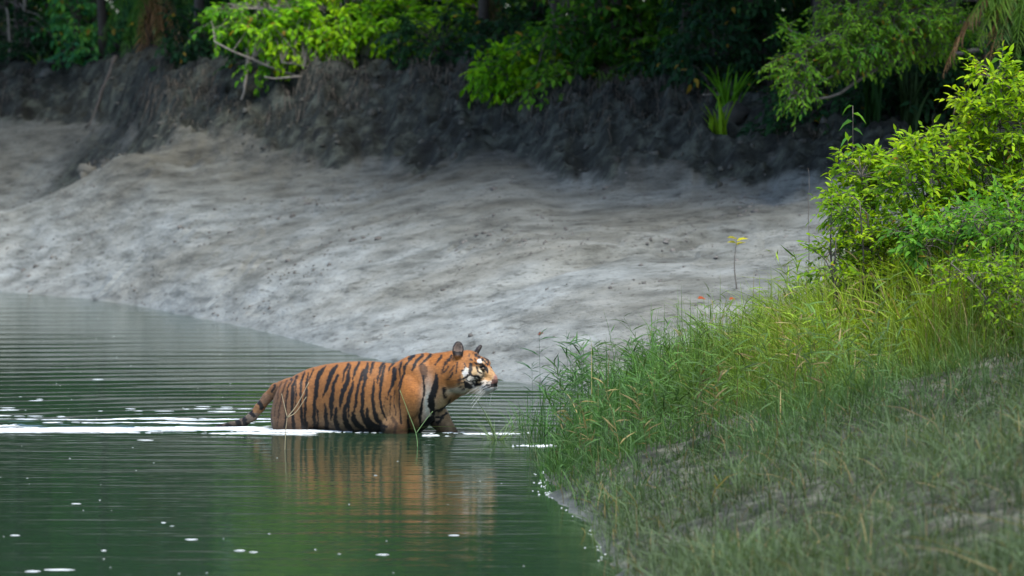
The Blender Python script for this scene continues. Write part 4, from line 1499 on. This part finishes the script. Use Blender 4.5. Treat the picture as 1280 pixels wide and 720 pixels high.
def blade_plant(seed, label, b, spec, n, colr, w=.035, group=None):
    """Clump of sword shaped leaves fanning from the base: spec = (length, lean)."""
    r = np.random.default_rng(seed)
    mb = MB()
    for i in range(n):
        az = r.uniform(0, 2 * np.pi)
        L = spec[0] * r.uniform(.6, 1.1)
        lean = spec[1] * r.uniform(.3, 1.2)
        t = np.linspace(0, 1, 7)
        hd = np.array([math.cos(az), math.sin(az) * .7, 0])
        P = hd * (L * lean * t ** 1.8)[:, None] + np.array([0, 0, 1.0]) * (L * (t - .45 * lean * t ** 2.4))[:, None] + np.append(r.normal(0, .06, 2), 0)
        S = np.array([-hd[1], hd[0], 0]) + r.normal(0, .3, 3)
        S = S / np.linalg.norm(S) * w
        ww = np.sin(np.pi * np.clip(t * .78 + .2, 0, 1))[:, None] * .9 + .03
        V = np.concatenate([P - S * ww, P + S * ww])
        k = np.arange(6)
        mb.add(V, np.stack([k, k + 7, k + 8, k + 1], -1), c=np.tile(np.array(colr) * r.uniform(.6, 1.35), (14, 1)))
    o = mb.build('sword_leaf_plant', LEAF, origin=b)
    return tag(o, label, 'plant', group)


SW = 'sword leaved plants on the bank'
blade_plant(51, 'bright green sword leaved clump hanging on the bank face, right of the middle', on_ground(910, 53.6), (1.15, .42), 46, (.08, .22, .012), group=SW)
blade_plant(52, 'yellowish sword leaved tuft low on the bank under the bright green clump', on_ground(896, 52.4), (.8, .4), 22, (.13, .25, .012), .03, SW)
blade_plant(53, 'dark sword leaved clump in the shade beside the curled seedling', on_ground(1092, 50.4), (1.2, .35), 40, (.02, .065, .02), .03, SW)
blade_plant(54, 'grey green sword leaved clump in the dark recess at the right', on_ground(1135, 50.6), (1.3, .4), 34, (.03, .065, .025), .03, SW)
blade_plant(55, 'yellow green blade tuft in the shade at the left end of the bank', on_ground(52, 79.6), (.7, .8), 22, (.07, .16, .02), .03, SW)
blade_plant(56, 'small green leaf tuft half way up the bank at the left', on_ground(208, 75.5), (.5, .7), 18, (.05, .13, .03), .03, SW)
blade_plant(57, 'dim green tuft below the grey boughs of the bright shrub', on_ground(418, 66.2), (.6, .6), 18, (.03, .09, .02), .03, SW)
blade_plant(58, 'mossy green tuft on the clods under the broad mid green shrub', on_ground(758, 58.2), (.5, .6), 22, (.06, .12, .02), .03, SW)

# --- leafy bushes on the grassy bank
BUSH = 'bushes on the grassy bank'
PAL_BUSH = [(.05, .14, .006), (.14, .28, .006), (.25, .39, .008), (.36, .47, .010)]


def bush(seed, label, px, d, top, blobs, pal=PAL_BUSH, leaf=.075, stems=5, k=7):
    r = np.random.default_rng(seed)
    b = on_ground(px, d, .03)
    root = thing('leafy_bush', label, 'bush', b, BUSH)
    mb, tw = MB(), MB()
    nodes = []
    for i in range(stems):
        q = blobs[i % len(blobs)]
        a = b + np.append(r.normal(0, .08, 2), 0)
        e = pt(q[0], q[1], d + r.normal(0, .2)) + np.array([r.normal(0, .12), 0, r.normal(0, .1)])
        p = curve([a, (a + e) / 2 + np.array([r.normal(0, .05), r.normal(0, .05), .1]), e], 10)
        m2 = MB()
        tube(m2, p - b, np.linspace(.014, .005, 10), 5)
        m2.build('stem', BARK, root)
        nodes.append(p[3:])
    nodes = np.concatenate(nodes)
    for (qx, qy, rx, ry, rz, n) in blobs:
        P, o = in_ell(r, pt(qx, qy, d), rad(d, rx, ry, rz), n, .3)
        for w in P:
            a = nodes[np.argmin(np.linalg.norm(nodes - w, axis=1) + r.uniform(0, .2, len(nodes)))]
            tube(tw, curve([a, (a + w) / 2 + np.array([0, 0, .04]), w], 5) - b, np.linspace(.006, .003, 5), 3, cap=False)
        sprays(r, mb, tw, P - b, nrm(o + np.array([0, -.1, .55])), 3, .20, k, leaf, .42, pal, .45, twr=.0025)
    tw.build('twigs', BARK, root)
    mb.build('foliage', LEAF, root)
    return root


bush(61, 'tallest bright green bush at the right edge of the grassy bank, top against the shade', 1262, 29.5, 90, [(1240, 100, 26, 24, .2, 16), (1225, 150, 30, 34, .3, 28), (1270, 150, 40, 50, .4, 40), (1240, 220, 50, 50, .4, 76), (1300, 240, 50, 70, .4, 50)], stems=7)
bush(62, 'bright bush with pale feathery tips beside the tallest bush', 1190, 29.2, 170, [(1170, 190, 34, 20, .25, 24), (1150, 230, 40, 40, .35, 46), (1200, 260, 44, 44, .35, 48)], stems=6)
bush(63, 'small leaved yellow green bush at the left end of the bushes', 1085, 30.2, 200, [(1075, 215, 26, 22, .2, 18), (1065, 250, 24, 34, .25, 26), (1100, 240, 30, 36, .3, 32), (1120, 200, 24, 20, .2, 14)], stems=6)
bush(64, 'low leafy bush in front of the tallest bush at the right edge', 1262, 27.6, 260, [(1250, 290, 40, 40, .35, 50), (1290, 320, 36, 50, .35, 36)], pal=PAL_MID[1:] + [(.13, .26, .02)], leaf=.07)
bush(65, 'darker round leaved bush among the grass below the feathery bush', 1180, 28.2, 270, [(1170, 300, 44, 26, .3, 40), (1215, 290, 30, 34, .3, 28)], pal=PAL_MID[1:] + [(.13, .26, .02)], leaf=.07)
bush(67, 'low spreading bush spilling into the grass at the right edge, below the others', 1270, 26.6, 330, [(1250, 360, 44, 34, .35, 40), (1290, 390, 34, 40, .3, 26), (1210, 345, 30, 22, .25, 18)], pal=PAL_BUSH, leaf=.055, stems=6)
bush(68, 'bright low bush hiding the stems of the small leaved bush', 1085, 29.2, 320, [(1072, 305, 28, 26, .25, 30), (1104, 325, 34, 28, .25, 36), (1060, 275, 16, 18, .2, 10), (1120, 355, 30, 18, .2, 16)], leaf=.06, stems=5)
bush(69, 'dense yellow green bush at the foot of the feathery bush', 1180, 28.8, 300, [(1150, 285, 36, 26, .3, 34), (1200, 320, 44, 26, .3, 44), (1160, 350, 44, 26, .3, 36)], leaf=.06, stems=6)
bush(70, 'loose leafy sprigs reaching left from the bushes over the grass', 1062, 29.0, 330, [(1048, 262, 16, 26, .2, 8), (1040, 320, 20, 26, .2, 10), (1062, 352, 26, 18, .2, 12)], leaf=.065, stems=5)
bush(66, 'sparse thin bush where the grass meets the bushes', 1120, 29.3, 290, [(1105, 310, 34, 20, .25, 16), (1135, 285, 30, 24, .25, 18)], leaf=.06)


def sapling(seed, label, b, top, n, leaf, pal, name='sapling', curl=.6, droop=.5, t0=.35):
    r = np.random.default_rng(seed)
    root = thing(name, label, name.replace('_', ' '), b)
    p = curve([b, b * .5 + top * .5 + r.normal(0, .03, 3), top], 14)
    mb = MB()
    tube(mb, p - b, np.linspace(.009, .003, 14), 5)
    mb.build('stem', BARK, root)
    mb = MB()
    t = np.linspace(t0, 1, n)
    P = np.stack([np.interp(t, np.linspace(0, 1, 14), p[:, k]) for k in range(3)], -1) - b
    s = np.where(np.arange(n) % 2 == 0, 1, -1)
    D = np.stack([s * .9 + r.normal(0, .2, n), r.normal(0, .5, n) - .2, np.full(n, .35 - droop)], -1)
    add_leaves(mb, P, D, np.array([0, -.3, 1]) + r.normal(0, .2, (n, 3)), leaf * r.uniform(.7, 1.2, n), .42, leaf_cols(r, n, pal), fold=.25, droop=curl)
    mb.build('leaves', LEAF, root)
    return root


sapling(71, 'seedling with paired curled leaves standing alone left of the bushes', on_ground(1068, 30.6), pt(1066, 132, 30.5), 22, .13, [(.05, .15, .03), (.10, .24, .03)])
sapling(72, 'tiny yellow leaved seedling on the open mud above the grass', on_ground(922, 39.5), pt(921, 299, 39.5), 4, .15, [(.30, .30, .01), (.38, .34, .015)], curl=.15, droop=.1, t0=.88)
sapling(73, 'tall drooping sapling with broad leaves at the top of the right hand bushes', on_ground(1262, 30.2), pt(1250, 74, 30.1), 26, .16, [(.07, .18, .02), (.12, .27, .03)])
sapling(74, 'leaning yellow stalk with curled leaves between seedling and bushes', on_ground(1150, 30.3), pt(1195, 125, 30.2), 14, .10, [(.12, .20, .02), (.17, .25, .03)])


# --- grass of the near bank
def grass():
    r = np.random.default_rng(91)
    N = 100000
    d = r.uniform(15.5, 37.5, N * 2)
    x = r.uniform(-.2, 5.6, N * 2)
    xs = np.interp(d, SHORE_Y, SHORE_X)
    s = x - xs
    px = 640 + FPX * x / d
    zf, clay, D = far_profile(px, d)
    zn, _ = near_bank(x, d)
    dens = sstep(-.12, .12, s) * (1 + 1.2 * sstep(1050, 1200, px) * sstep(22, 25, d)) * sstep(37, 33.5, d - .35 * np.maximum(0, x - 1.5)) * (px < 1345)
    dens *= np.clip(.42 + 1.3 * fbm(x * 1.3, d * .7, oct=4, seed=301), .16 + .3 * sstep(27, 22, d), 1)
    dens *= 1 - .25 * sstep(22, 17, d) * sstep(.8, 1.8, s)
    dens *= 1 - .12 * sstep(26.5, 24, d)
    dens *= 1 - sstep(26.5, 24, d) * .22 * sstep(-.05, .25, fbm(x * 1.7, d * .9, oct=3, seed=305))
    dens *= 1 - .68 * sstep(1.9, .5, s) * sstep(26.5, 29.5, d)
    keep = (r.uniform(0, 1, N * 2) < dens) & (zn > zf - .12)
    x, d, s = x[keep], d[keep], s[keep]
    n = len(x)
    z = terrain_full(x, d)[0] - .01
    px = 640 + FPX * x / d
    tall = sstep(25, 29, d) * (.55 + .45 * sstep(900, 1150, px))
    cl = fbm(x * 1.6, d * .9, oct=3, seed=311)
    L = np.minimum((.15 + .32 * tall + .24 * sstep(960, 1080, px) * sstep(26.4 - 1.6 * sstep(1080, 1220, px), 28.2 - 1.6 * sstep(1080, 1220, px), d)) * r.lognormal(0, .42, n) * (1 + .7 * cl), .95)
    az = r.uniform(0, 2 * np.pi, n)
    lean = np.clip(r.normal(.5, .34, n), .03, 1.4) * (1 + .5 * sstep(27, 21, d))
    hd = np.stack([np.cos(az), np.sin(az) * .8, 0 * az], -1) + np.array([-.12, 0, 0])
    t = np.array([0, .35, .7, 1.0])
    P = np.stack([x, d, z], -1)[:, None] + hd[:, None] * (L * lean)[:, None, None] * (t ** 1.7)[None, :, None] \
        + np.array([0, 0, 1.0]) * (L[:, None] * (t - .38 * np.minimum(lean, 1.2)[:, None] * t ** 2.2))[..., None]
    S = np.stack([-np.sin(az), np.cos(az), 0 * az], -1) + r.normal(0, .4, (n, 3))
    S = nrm(S) * (r.uniform(.0018, .0048, n) * (1 + .3 * tall))[:, None]
    W = np.array([.8, 1.0, .7])
    V = np.concatenate([np.stack([P[:, i] - S * W[i] for i in range(3)] + [P[:, i] + S * W[i] for i in range(3)], 1), P[:, 3:4]], 1)
    k = np.arange(n)[:, None] * 7
    Q = np.concatenate([k + np.array([0, 3, 4, 1]), k + np.array([1, 4, 5, 2])])
    T = k + np.array([2, 5, 6])
    # silted and grey green low down, yellow green up by the bushes
    up = sstep(24, 28.5, d) * sstep(760, 1150, px)
    silt = sstep(27.5, 21, d)
    ga, gb, gc = np.array((.055, .14, .035)), np.array((.20, .29, .014)), np.array((.088, .115, .068))
    C = ga * (1 - up[:, None]) + gb * up[:, None]
    C = C * (1 - .72 * silt[:, None]) + gc * .72 * silt[:, None]
    dry = r.uniform(0, 1, n) < .05 + .10 * up
    C[dry] = np.array((.26, .21, .10)) * r.uniform(.6, 1.1, (dry.sum(), 1))
    C = C * .86 * (r.uniform(.6, 1.4, (n, 1)) * (1 + .6 * cl[:, None]))
    mb = MB()
    mb.add(V.reshape(-1, 3), Q, T, np.repeat(C, 7, 0))
    # reedy stems with side leaves standing out of the sward
    pick = np.nonzero((d > 24.5) & (px < 1120) & (r.uniform(0, 1, n) < .024))[0]
    m = len(pick)
    k2 = 9
    H = r.uniform(.32, .72, m) * (1 + .2 * sstep(900, 1000, px[pick]))
    ln = hd[pick] * (r.uniform(.05, .45, m) * H)[:, None]
    B0 = np.stack([x[pick], d[pick], z[pick]], -1)
    tt = np.linspace(.25, 1, k2)
    B = B0[:, None] + ln[:, None] * (tt ** 1.6)[None, :, None] + np.array([0, 0, 1.0]) * (H[:, None] * tt)[..., None]
    a2 = r.uniform(0, 2 * np.pi, (m, k2))
    D = np.stack([np.cos(a2), np.sin(a2) * .7, r.uniform(.1, 1.1, (m, k2))], -1)
    cc = C[pick][:, None] * r.uniform(.6, 1.3, (m, k2, 1))
    add_leaves(mb, B.reshape(-1, 3), D.reshape(-1, 3), np.array([0, -.5, 1]) + r.normal(0, .3, (m * k2, 3)), r.uniform(.07, .19, m * k2), .085, cc.reshape(-1, 3), droop=.25)
    for q in range(m):
        tq = np.linspace(0, 1, 4)[:, None]
        tube(mb, B0[q] + ln[q] * tq ** 1.6 + np.array([0, 0, 1.0]) * H[q] * tq, (.0025, .002, .0016, .001), 3, C[pick[q]], cap=False)
    tag(mb.build('grass', GRASS), 'rough green grass covering the near bank', 'grass', kind='stuff')
    return n


grass()


def tuft(seed, label, x, d, n, L, colr, lean=.5, name='grass_tuft', group='grass tufts at the edge of the water', w=.005, leafy=False):
    r = np.random.default_rng(seed)
    g = max(float(ground_z(x, d)[0]), -.12)
    b = np.array([x, d, g - .01])
    mb = MB()
    for i in range(n):
        az = r.uniform(0, 2 * np.pi)
        hd = np.array([math.cos(az), math.sin(az), 0])
        l = (L + max(0, -g)) * r.uniform(.45, 1.1)
        le = lean * r.uniform(.1, 1.3)
        t = np.linspace(0, 1, 6)
        P = np.append(r.normal(0, .05, 2), 0) + hd * (l * le * t ** 1.7)[:, None] + np.array([0, 0, 1.0]) * (l * (t - .4 * le * t ** 2.2))[:, None]
        if leafy:
            tube(mb, P, np.linspace(.0028, .0012, 6), 3, np.array(colr) * 1.1, cap=False)
            m = 10
            tt = np.sort(r.uniform(.25, .98, m))
            B = np.stack([np.interp(tt, t, P[:, k]) for k in range(3)], -1)
            a2 = r.uniform(0, 2 * np.pi, m)
            D = np.stack([np.cos(a2), np.sin(a2) * .6, r.uniform(.2, 1.0, m)], -1)
            add_leaves(mb, B, D, np.array([0, -.5, 1]) + r.normal(0, .3, (m, 3)), r.uniform(.10, .24, m), .085, np.array(colr) * r.uniform(.6, 1.4, (m, 1)), droop=.25)
        else:
            S = nrm(np.array([-hd[1], hd[0], 0]) + r.normal(0, .4, 3)) * w
            ww = np.array([.8, 1, .9, .75, .5, .1])[:, None]
            V = np.concatenate([P - S * ww, P + S * ww])
            k = np.arange(5)
            mb.add(V, np.stack([k, k + 6, k + 7, k + 1], -1), c=np.tile(np.array(colr) * r.uniform(.6, 1.4), (12, 1)))
    return tag(mb.build(name, GRASS, origin=b), label, 'grass tuft', group)


def wx(px, d):
    return float(at(px, 400, d)[0])


GR, GD = (.05, .13, .035), (.03, .085, .04)
tuft(401, 'thin reed grass standing alone against the pale mud beyond the nose of the tiger', wx(672, 33.6), 33.6, 2, .66, GD, .22, leafy=True)
tuft(402, 'tall reed grass at the waterline where mud meets grass', wx(706, 33.2), 33.2, 4, .78, GD, .3, leafy=True)
tuft(403, 'feathery reed grass leaning over the water left of the grassy bank', wx(690, 31.6), 31.6, 4, .5, GR, .5, leafy=True)
tuft(404, 'short grass blades standing in the water right of the tiger', wx(648, 30.6), 30.6, 22, .42, GR, .7)
tuft(405, 'flattened pale grass blades lying over the water before the chest of the tiger', wx(622, 29.4), 29.4, 46, .52, (.12, .19, .08), 1.25, w=.0034)
tuft(406, 'dense grass tuft in the shallows at the foot of the grassy bank', wx(676, 29.6), 29.6, 40, .48, GR, .8)
tuft(407, 'bushy reed grass tuft on the mud beside the grassy bank', wx(735, 33.4), 33.4, 12, .66, GR, .4, leafy=True)
tuft(408, 'drooping grass blades hanging over the dark water at the lower edge of the bank', wx(668, 27.4), 27.4, 22, .45, (.08, .12, .06), 1.1, w=.0036)
tuft(409, 'yellowish reed grass at the crest of the grass beside the yellow seedling', wx(952, 32.6), 32.6, 14, .62, (.10, .18, .02), .25, leafy=True)
tuft(410, 'tall thin bright reeds rising from the crest of the grass', wx(1008, 31.6), 31.6, 12, .95, (.09, .18, .03), .16, leafy=True)
tuft(411, 'upright bright green blades on the grass crest left of the yellow seedling', wx(866, 33.0), 33.0, 26, .55, (.07, .17, .02), .4)
tuft(412, 'spreading reed grass on the mud edge above the middle of the grassy bank', wx(800, 33.6), 33.6, 14, .58, GR, .5, leafy=True)


def stalks(name, label, cat, paths, rads, colr):
    paths = [np.asarray(p) for p in paths]
    o0 = paths[0][0]
    mb = MB()
    for p in paths:
        q = curve(p, 12)
        tube(mb, q - o0, np.linspace(rads[0], rads[1], 12), 5, colr)
    return tag(mb.build(name, vcol_mat(name, .6), origin=o0), label, cat)


d = 28.4
stalks('dry_stalk', 'forked dry straw stalk standing in the water before the haunch of the tiger', 'stalk',
       [[pt(356, 566, d), pt(357, 540, d), pt(359, 522, d)], [pt(359, 522, d), pt(372, 505, d), pt(386, 478, d)], [pt(359, 522, d), pt(370, 515, d), pt(383, 496, d)], [pt(359, 522, d), pt(355, 505, d), pt(352, 492, d)]],
       (.0042, .0022), (.34, .28, .17))
d = 28.6
stalks('grass_stalk', 'single green grass stalk standing in the water before the foreleg of the tiger', 'stalk',
       [[pt(522, 562, d), pt(520, 542, d), pt(510, 515, d), pt(500, 488, d)], [pt(520, 542, d), pt(530, 528, d), pt(541, 514, d)]], (.0036, .0018), (.16, .27, .10))
d = 25
stalks('bent_twig', 'bent pale twig lying on the dark water left of the lower bank', 'twig',
       [[pt(572, 634, d), pt(592, 640, d), pt(610, 655, d), pt(640, 662, d)], [pt(610, 655, d), pt(588, 664, d)]], (.006, .003), (.10, .12, .07))
# ------------------------------------------------------------------ foam, laid-on sky glints and flecks on the water
def flecks(name, label, cat, x, d, sx, sy, mat, lift=.006, colr=(1, 1, 1), seed=0, z0=None):
    r = np.random.default_rng(seed)
    n = len(x)
    z = water_h(x, d) if z0 is None else z0
    k = 9
    a = np.linspace(0, 2 * np.pi, k, endpoint=False)
    rr = 1 + r.normal(0, .22, (n, k))
    ring = np.stack([x[:, None] + np.cos(a) * sx[:, None] * rr, d[:, None] + np.sin(a) * sy[:, None] * rr, (z + .001)[:, None] + 0 * rr], -1)
    top = np.stack([x, d, z + lift], -1)[:, None]
    mid = top + (ring - top) * .6
    mid[..., 2] = (z + lift * .8)[:, None]
    V = np.concatenate([ring, mid, top], 1)
    m = 2 * k + 1
    j = np.arange(k)
    jn = (j + 1) % k
    b = np.arange(n)[:, None, None] * m
    Q = (b + np.stack([j, jn, k + jn, k + j], -1)[None]).reshape(-1, 4)
    T = (b + np.stack([k + j, k + jn, np.full(k, 2 * k)], -1)[None]).reshape(-1, 3)
    mb = MB()
    mb.add(V.reshape(-1, 3), Q, T, np.broadcast_to(np.asarray(colr, float), (n * m, 3)))
    return tag(mb.build(name, mat), label, cat, kind='stuff')


FOAM_GLINT = vcol_mat('foam', .35, .5)
r = np.random.default_rng(77)
# sky reflected in the wake behind the tiger, laid as white flecks
n = 52000
x = r.uniform(-6.2, -1.75, n)
dd = 30.48 + r.normal(0, .40, n) + .10 * np.sin(x * 1.3)
msk = fbm(x * .55, dd * 5.5, oct=4, seed=501) + .60 * np.exp(-((dd - 30.45) / .36) ** 2) - .62 * np.abs(dd - 30.5)
ok = msk + r.normal(0, .05, n) > .13
x, dd = x[ok], dd[ok]
X, DD, SX, SY = [x], [dd], [r.uniform(.010, .05, len(x))], [r.uniform(.004, .012, len(x))]
# loose streaks beyond it
n = 2600
x = r.uniform(-6.5, -1.9, n)
dd = 31.1 + r.exponential(.7, n)
ok = fbm(x * .6, dd * 7, oct=3, seed=511) > .36
x, dd = x[ok], dd[ok]
X.append(x); DD.append(dd); SX.append(r.uniform(.03, .10, len(x))); SY.append(r.uniform(.006, .014, len(x)))
# along the flank and round the legs
for cx, cd, rx, ry, n in ((-1.75, 30.24, .6, .06, 1500), (-.66, 29.84, .08, .04, 260), (-.28, 30.02, .22, .06, 500), (.28, 28.75, .2, .07, 300)):
    x = cx + r.normal(0, rx * .6, n)
    dd = cd + r.normal(0, ry * .7, n)
    ok = fbm(x * 3.5, dd * 12, oct=3, seed=521) > -.02
    x, dd = x[ok], dd[ok]
    X.append(x); DD.append(dd); SX.append(r.uniform(.006, .028, len(x))); SY.append(r.uniform(.003, .008, len(x)))
# scum along the edge of the near bank
n = 260
dd = r.uniform(19.5, 26.5, n)
x = np.interp(dd, SHORE_Y, SHORE_X) - np.abs(r.normal(.02, .05, n))
ok = (fbm(x * 2, dd * 3, oct=3, seed=531) > -.1) & (r.uniform(0, 1, n) < .5)
X.append(x[ok]); DD.append(dd[ok]); SX.append(r.uniform(.004, .010, ok.sum())); SY.append(r.uniform(.002, .005, ok.sum()))
X, DD, SX, SY = [np.concatenate(q) for q in (X, DD, SX, SY)]
flecks('foam', 'white foam flecks standing for sky reflected in the wake trailing behind the tiger', 'foam', X, DD, SX, SY, FOAM_GLINT, .004, (.54, .59, .61), 3)
# floating specks
n = 120
px = r.uniform(0, 700, n)
py = np.concatenate([r.uniform(375, 530, 85), r.uniform(556, 720, n - 85)])
P = at(px, py, 2.5 * FPX / np.maximum(py - 187, 10))
ok = P[:, 0] < np.interp(P[:, 1], SHORE_Y, SHORE_X) - .1
ok &= far_profile(px, P[:, 1])[0] < -.02
x, dd = P[ok, 0], P[ok, 1]
sx = r.lognormal(-5.15, .4, len(x))
flecks('floating_specks', 'pale specks drifting on the dark water', 'specks', x, dd, sx, sx * .8, FOAM_GLINT, .004, (.26, .29, .27), 4)
big = [(183, 551, .075), (95, 631, .03), (240, 676, .05), (75, 714, .10), (318, 692, .03), (300, 690, .035), (20, 671, .03), (478, 695, .04), (204, 655, .02), (568, 671, .04), (40, 716, .05), (130, 690, .02)]
x = np.array([float(at(a, b, 2.5 * FPX / (b - 187))[0]) for a, b, c in big])
dd = np.array([2.5 * FPX / (b - 187) for a, b, c in big])
sx = np.array([c for a, b, c in big])
flecks('foam_patches', 'small white foam patches floating on the near water', 'foam', x, dd, sx, sx * .35, FOAM_GLINT, .004, (.6, .64, .64), 5)

# ------------------------------------------------------------------ clods, roots and litter
CLOD = vcol_mat('clod_mud', .8, .3, 30, .6)


def clods(name, label, x, d, size, colr, seed):
    r = np.random.default_rng(seed)
    n = len(x)
    z = terrain_full(x, d)[0]
    u, v = np.meshgrid(np.linspace(.15, np.pi * .62, 4), np.linspace(0, 2 * np.pi, 7, endpoint=False), indexing='ij')
    D = np.stack([np.sin(u) * np.cos(v), np.sin(u) * np.sin(v), np.cos(u)], -1).reshape(-1, 3)
    V = D[None] * (1 + r.normal(0, .2, (n, 28, 1))) * np.stack([size * r.uniform(.7, 1.4, n), size * r.uniform(.7, 1.4, n), size * r.uniform(.5, 1.1, n)], -1)[:, None]
    V = V + np.stack([x, d, z], -1)[:, None]
    i, j = np.meshgrid(np.arange(3), np.arange(7), indexing='ij')
    k = (j + 1) % 7
    F = np.stack([i * 7 + j, (i + 1) * 7 + j, (i + 1) * 7 + k, i * 7 + k], -1).reshape(-1, 4)
    Q = (np.arange(n)[:, None, None] * 28 + F[None]).reshape(-1, 4)
    mb = MB()
    C = np.repeat(np.asarray(colr) * r.uniform(.6, 1.4, (n, 1)), 28, 0)
    mb.add(V.reshape(-1, 3), Q, c=C)
    tag(mb.build(name, CLOD), label, 'mud', kind='stuff')


r = np.random.default_rng(88)
n = 20000
px = r.uniform(-60, 1340, n)
d = r.uniform(34, 82, n)
x = (px - 640) * d / FPX
z, clay, soil, wet, D = terrain(x, d)
m = (z > .03) & (soil < .05)
den = np.where(clay > .3, .35, .06 + .8 * sstep(.05, .4, fbm(x * .6, d * .35, oct=3, seed=601)))
ok = m & (r.uniform(0, 1, n) < den) & (d < D[5] + .5)
x, d, clay = x[ok], d[ok], clay[ok]
c = clay > .3
clods('clods', 'dark clods crumbling down the cut bank', x[c], d[c], r.lognormal(-3.45, .55, c.sum()), (.042, .043, .037), 6)
clods('mud_lumps', 'small mud lumps and litter strewn on the pale mud slope', x[~c], d[~c], r.lognormal(-4.35, .5, (~c).sum()), (.085, .082, .076), 7)

# root hairs and withered grass hanging over the bank face
def root_hairs():
    r = np.random.default_rng(93)
    n = 3000
    px = r.uniform(-40, 1200, n)
    D = far_profile(px, np.full(n, 60.0))[2]
    f = r.beta(2.2, 1.3, n)
    d0 = D[4] + (D[5] - D[4]) * (f * 1.15 - .05)
    keep = fbm(px * .012, d0 * .3, oct=3, seed=611) > -.12
    px, d0 = px[keep], d0[keep]
    n = len(px)
    L = r.lognormal(-1.05, .45, n)
    X, Dd = [], []
    mb = MB()
    t = np.linspace(0, 1, 5)
    xo = (px - 640) * d0 / FPX
    sway = r.normal(0, .16, n)
    P = []
    for q in t:
        x = xo + sway * L * q + r.normal(0, .02, n)
        dd = d0 - L * .85 * q
        z = terrain_full(x, dd)[0] + .05 + .10 * np.sin(q * 2.6)
        P.append(np.stack([x, dd, z], -1))
    P = np.stack(P, 1)
    w = r.uniform(.003, .009, n)
    S = np.array([1.0, 0, .1]) * w[:, None]
    V = np.concatenate([P - S[:, None] * (1 - .7 * t)[None, :, None], P + S[:, None] * (1 - .7 * t)[None, :, None]], 1)
    k = np.arange(4)
    F = np.arange(n)[:, None, None] * 10 + np.stack([k, k + 5, k + 6, k + 1], -1)[None]
    C = np.array((.06, .052, .040)) * r.uniform(.4, 1.7, (n, 1))
    mb.add(V.reshape(-1, 3), F.reshape(-1, 4), c=np.repeat(C, 10, 0))
    tag(mb.build('root_hairs', CLOD), 'thin roots and withered grass hanging down the cut bank', 'roots', kind='stuff')


root_hairs()

# hanging roots and fallen boughs on the bank face
def roots(label, pts, rr, mat=BARK_DARK, name='root', cat='root'):
    p = [np.asarray(q) for q in pts]
    rg = np.random.default_rng(int(abs(p[0][0]) * 977) + 3)
    q = limb_curve(rg, p, 16, .06)
    mb = MB()
    tube(mb, q - q[0], np.linspace(rr, rr * .35, 16), 6)
    return tag(mb.build(name, mat, origin=q[0]), label, cat)


def surf(px, d, lift=.04):
    g = on_ground(px, d, -lift)
    return g


roots('dead dark bough lying slantwise down the bank at the left', [surf(145, 75.4, .2), surf(124, 74.6, .12), surf(106, 73.8, .06)], .05, name='fallen_bough', cat='bough')
roots('pale broken root standing in the dark bank below the grey boughs', [surf(312, 67.4, .6), surf(307, 66.4, .3), surf(302, 65.6, .02)], .06, BARK_PALE)
roots('thin bare root trailing over the clods at the middle', [surf(640, 61.4, .3), surf(655, 60.2, .2), surf(662, 59, .1), surf(664, 57.9, .03)], .02, BARK)
roots('long bare twig reaching right from under the middle shrub', [surf(640, 61.2, .4), surf(690, 60.0, .35), surf(740, 59.2, .25), surf(768, 58.8, .3)], .015, BARK)
roots('leaning dead stem in the dark gap at the left edge of the wood', [surf(14, 80.6), pt(12, 60, 80.4), pt(8, 10, 80.2)], .07, BARK_PALE, 'dead_stem', 'stem')
roots('upright dead stem below the bright shrub', [surf(500, 64.6), pt(500, 70, 64.6), pt(497, 45, 64.8)], .035, BARK_PALE, 'dead_stem', 'stem')
roots('crooked dead stem leaning under the bright shrub', [surf(515, 64.2), pt(535, 74, 64.4), pt(548, 52, 64.8)], .03, BARK_PALE, 'dead_stem', 'stem')
roots('short bare branch stub sticking out beside the bright green clump', [surf(905, 54.6, .1), pt(888, 118, 53.9), pt(878, 119, 53.8)], .03, BARK_PALE, 'branch_stub', 'branch')
roots('thin upright twig on the dark mud left of the bushes', [surf(1010, 38.5, 0), pt(1009, 250, 38.5), pt(1010, 210, 38.5)], .006, BARK, 'upright_twig', 'twig')


def fallen_leaf(label, px, d, colr, size=.11, lift=.0):
    b = on_ground(px, d, -.012 - lift)
    mb = MB()
    rg = np.random.default_rng(px)
    add_leaves(mb, np.zeros((1, 3)), np.array([[1, .2, .25]]) + rg.normal(0, .2, (1, 3)), np.array([[0, -.5, 1.0]]), size, .6, np.array([colr]), fold=.3, droop=.2)
    return tag(mb.build('fallen_leaf', LEAF, origin=b), label, 'leaf', 'fallen leaves on the mud')


fallen_leaf('orange red leaf lying at the grass edge, left one of two', 872, 38.9, (.30, .06, .02), size=.10, lift=.03)
fallen_leaf('orange red leaf lying at the grass edge, right one of two', 912, 38.7, (.30, .07, .02), size=.09, lift=.03)
fallen_leaf('dark red leaf lying alone on the pale mud above the tiger', 672, 38.8, (.14, .04, .03))
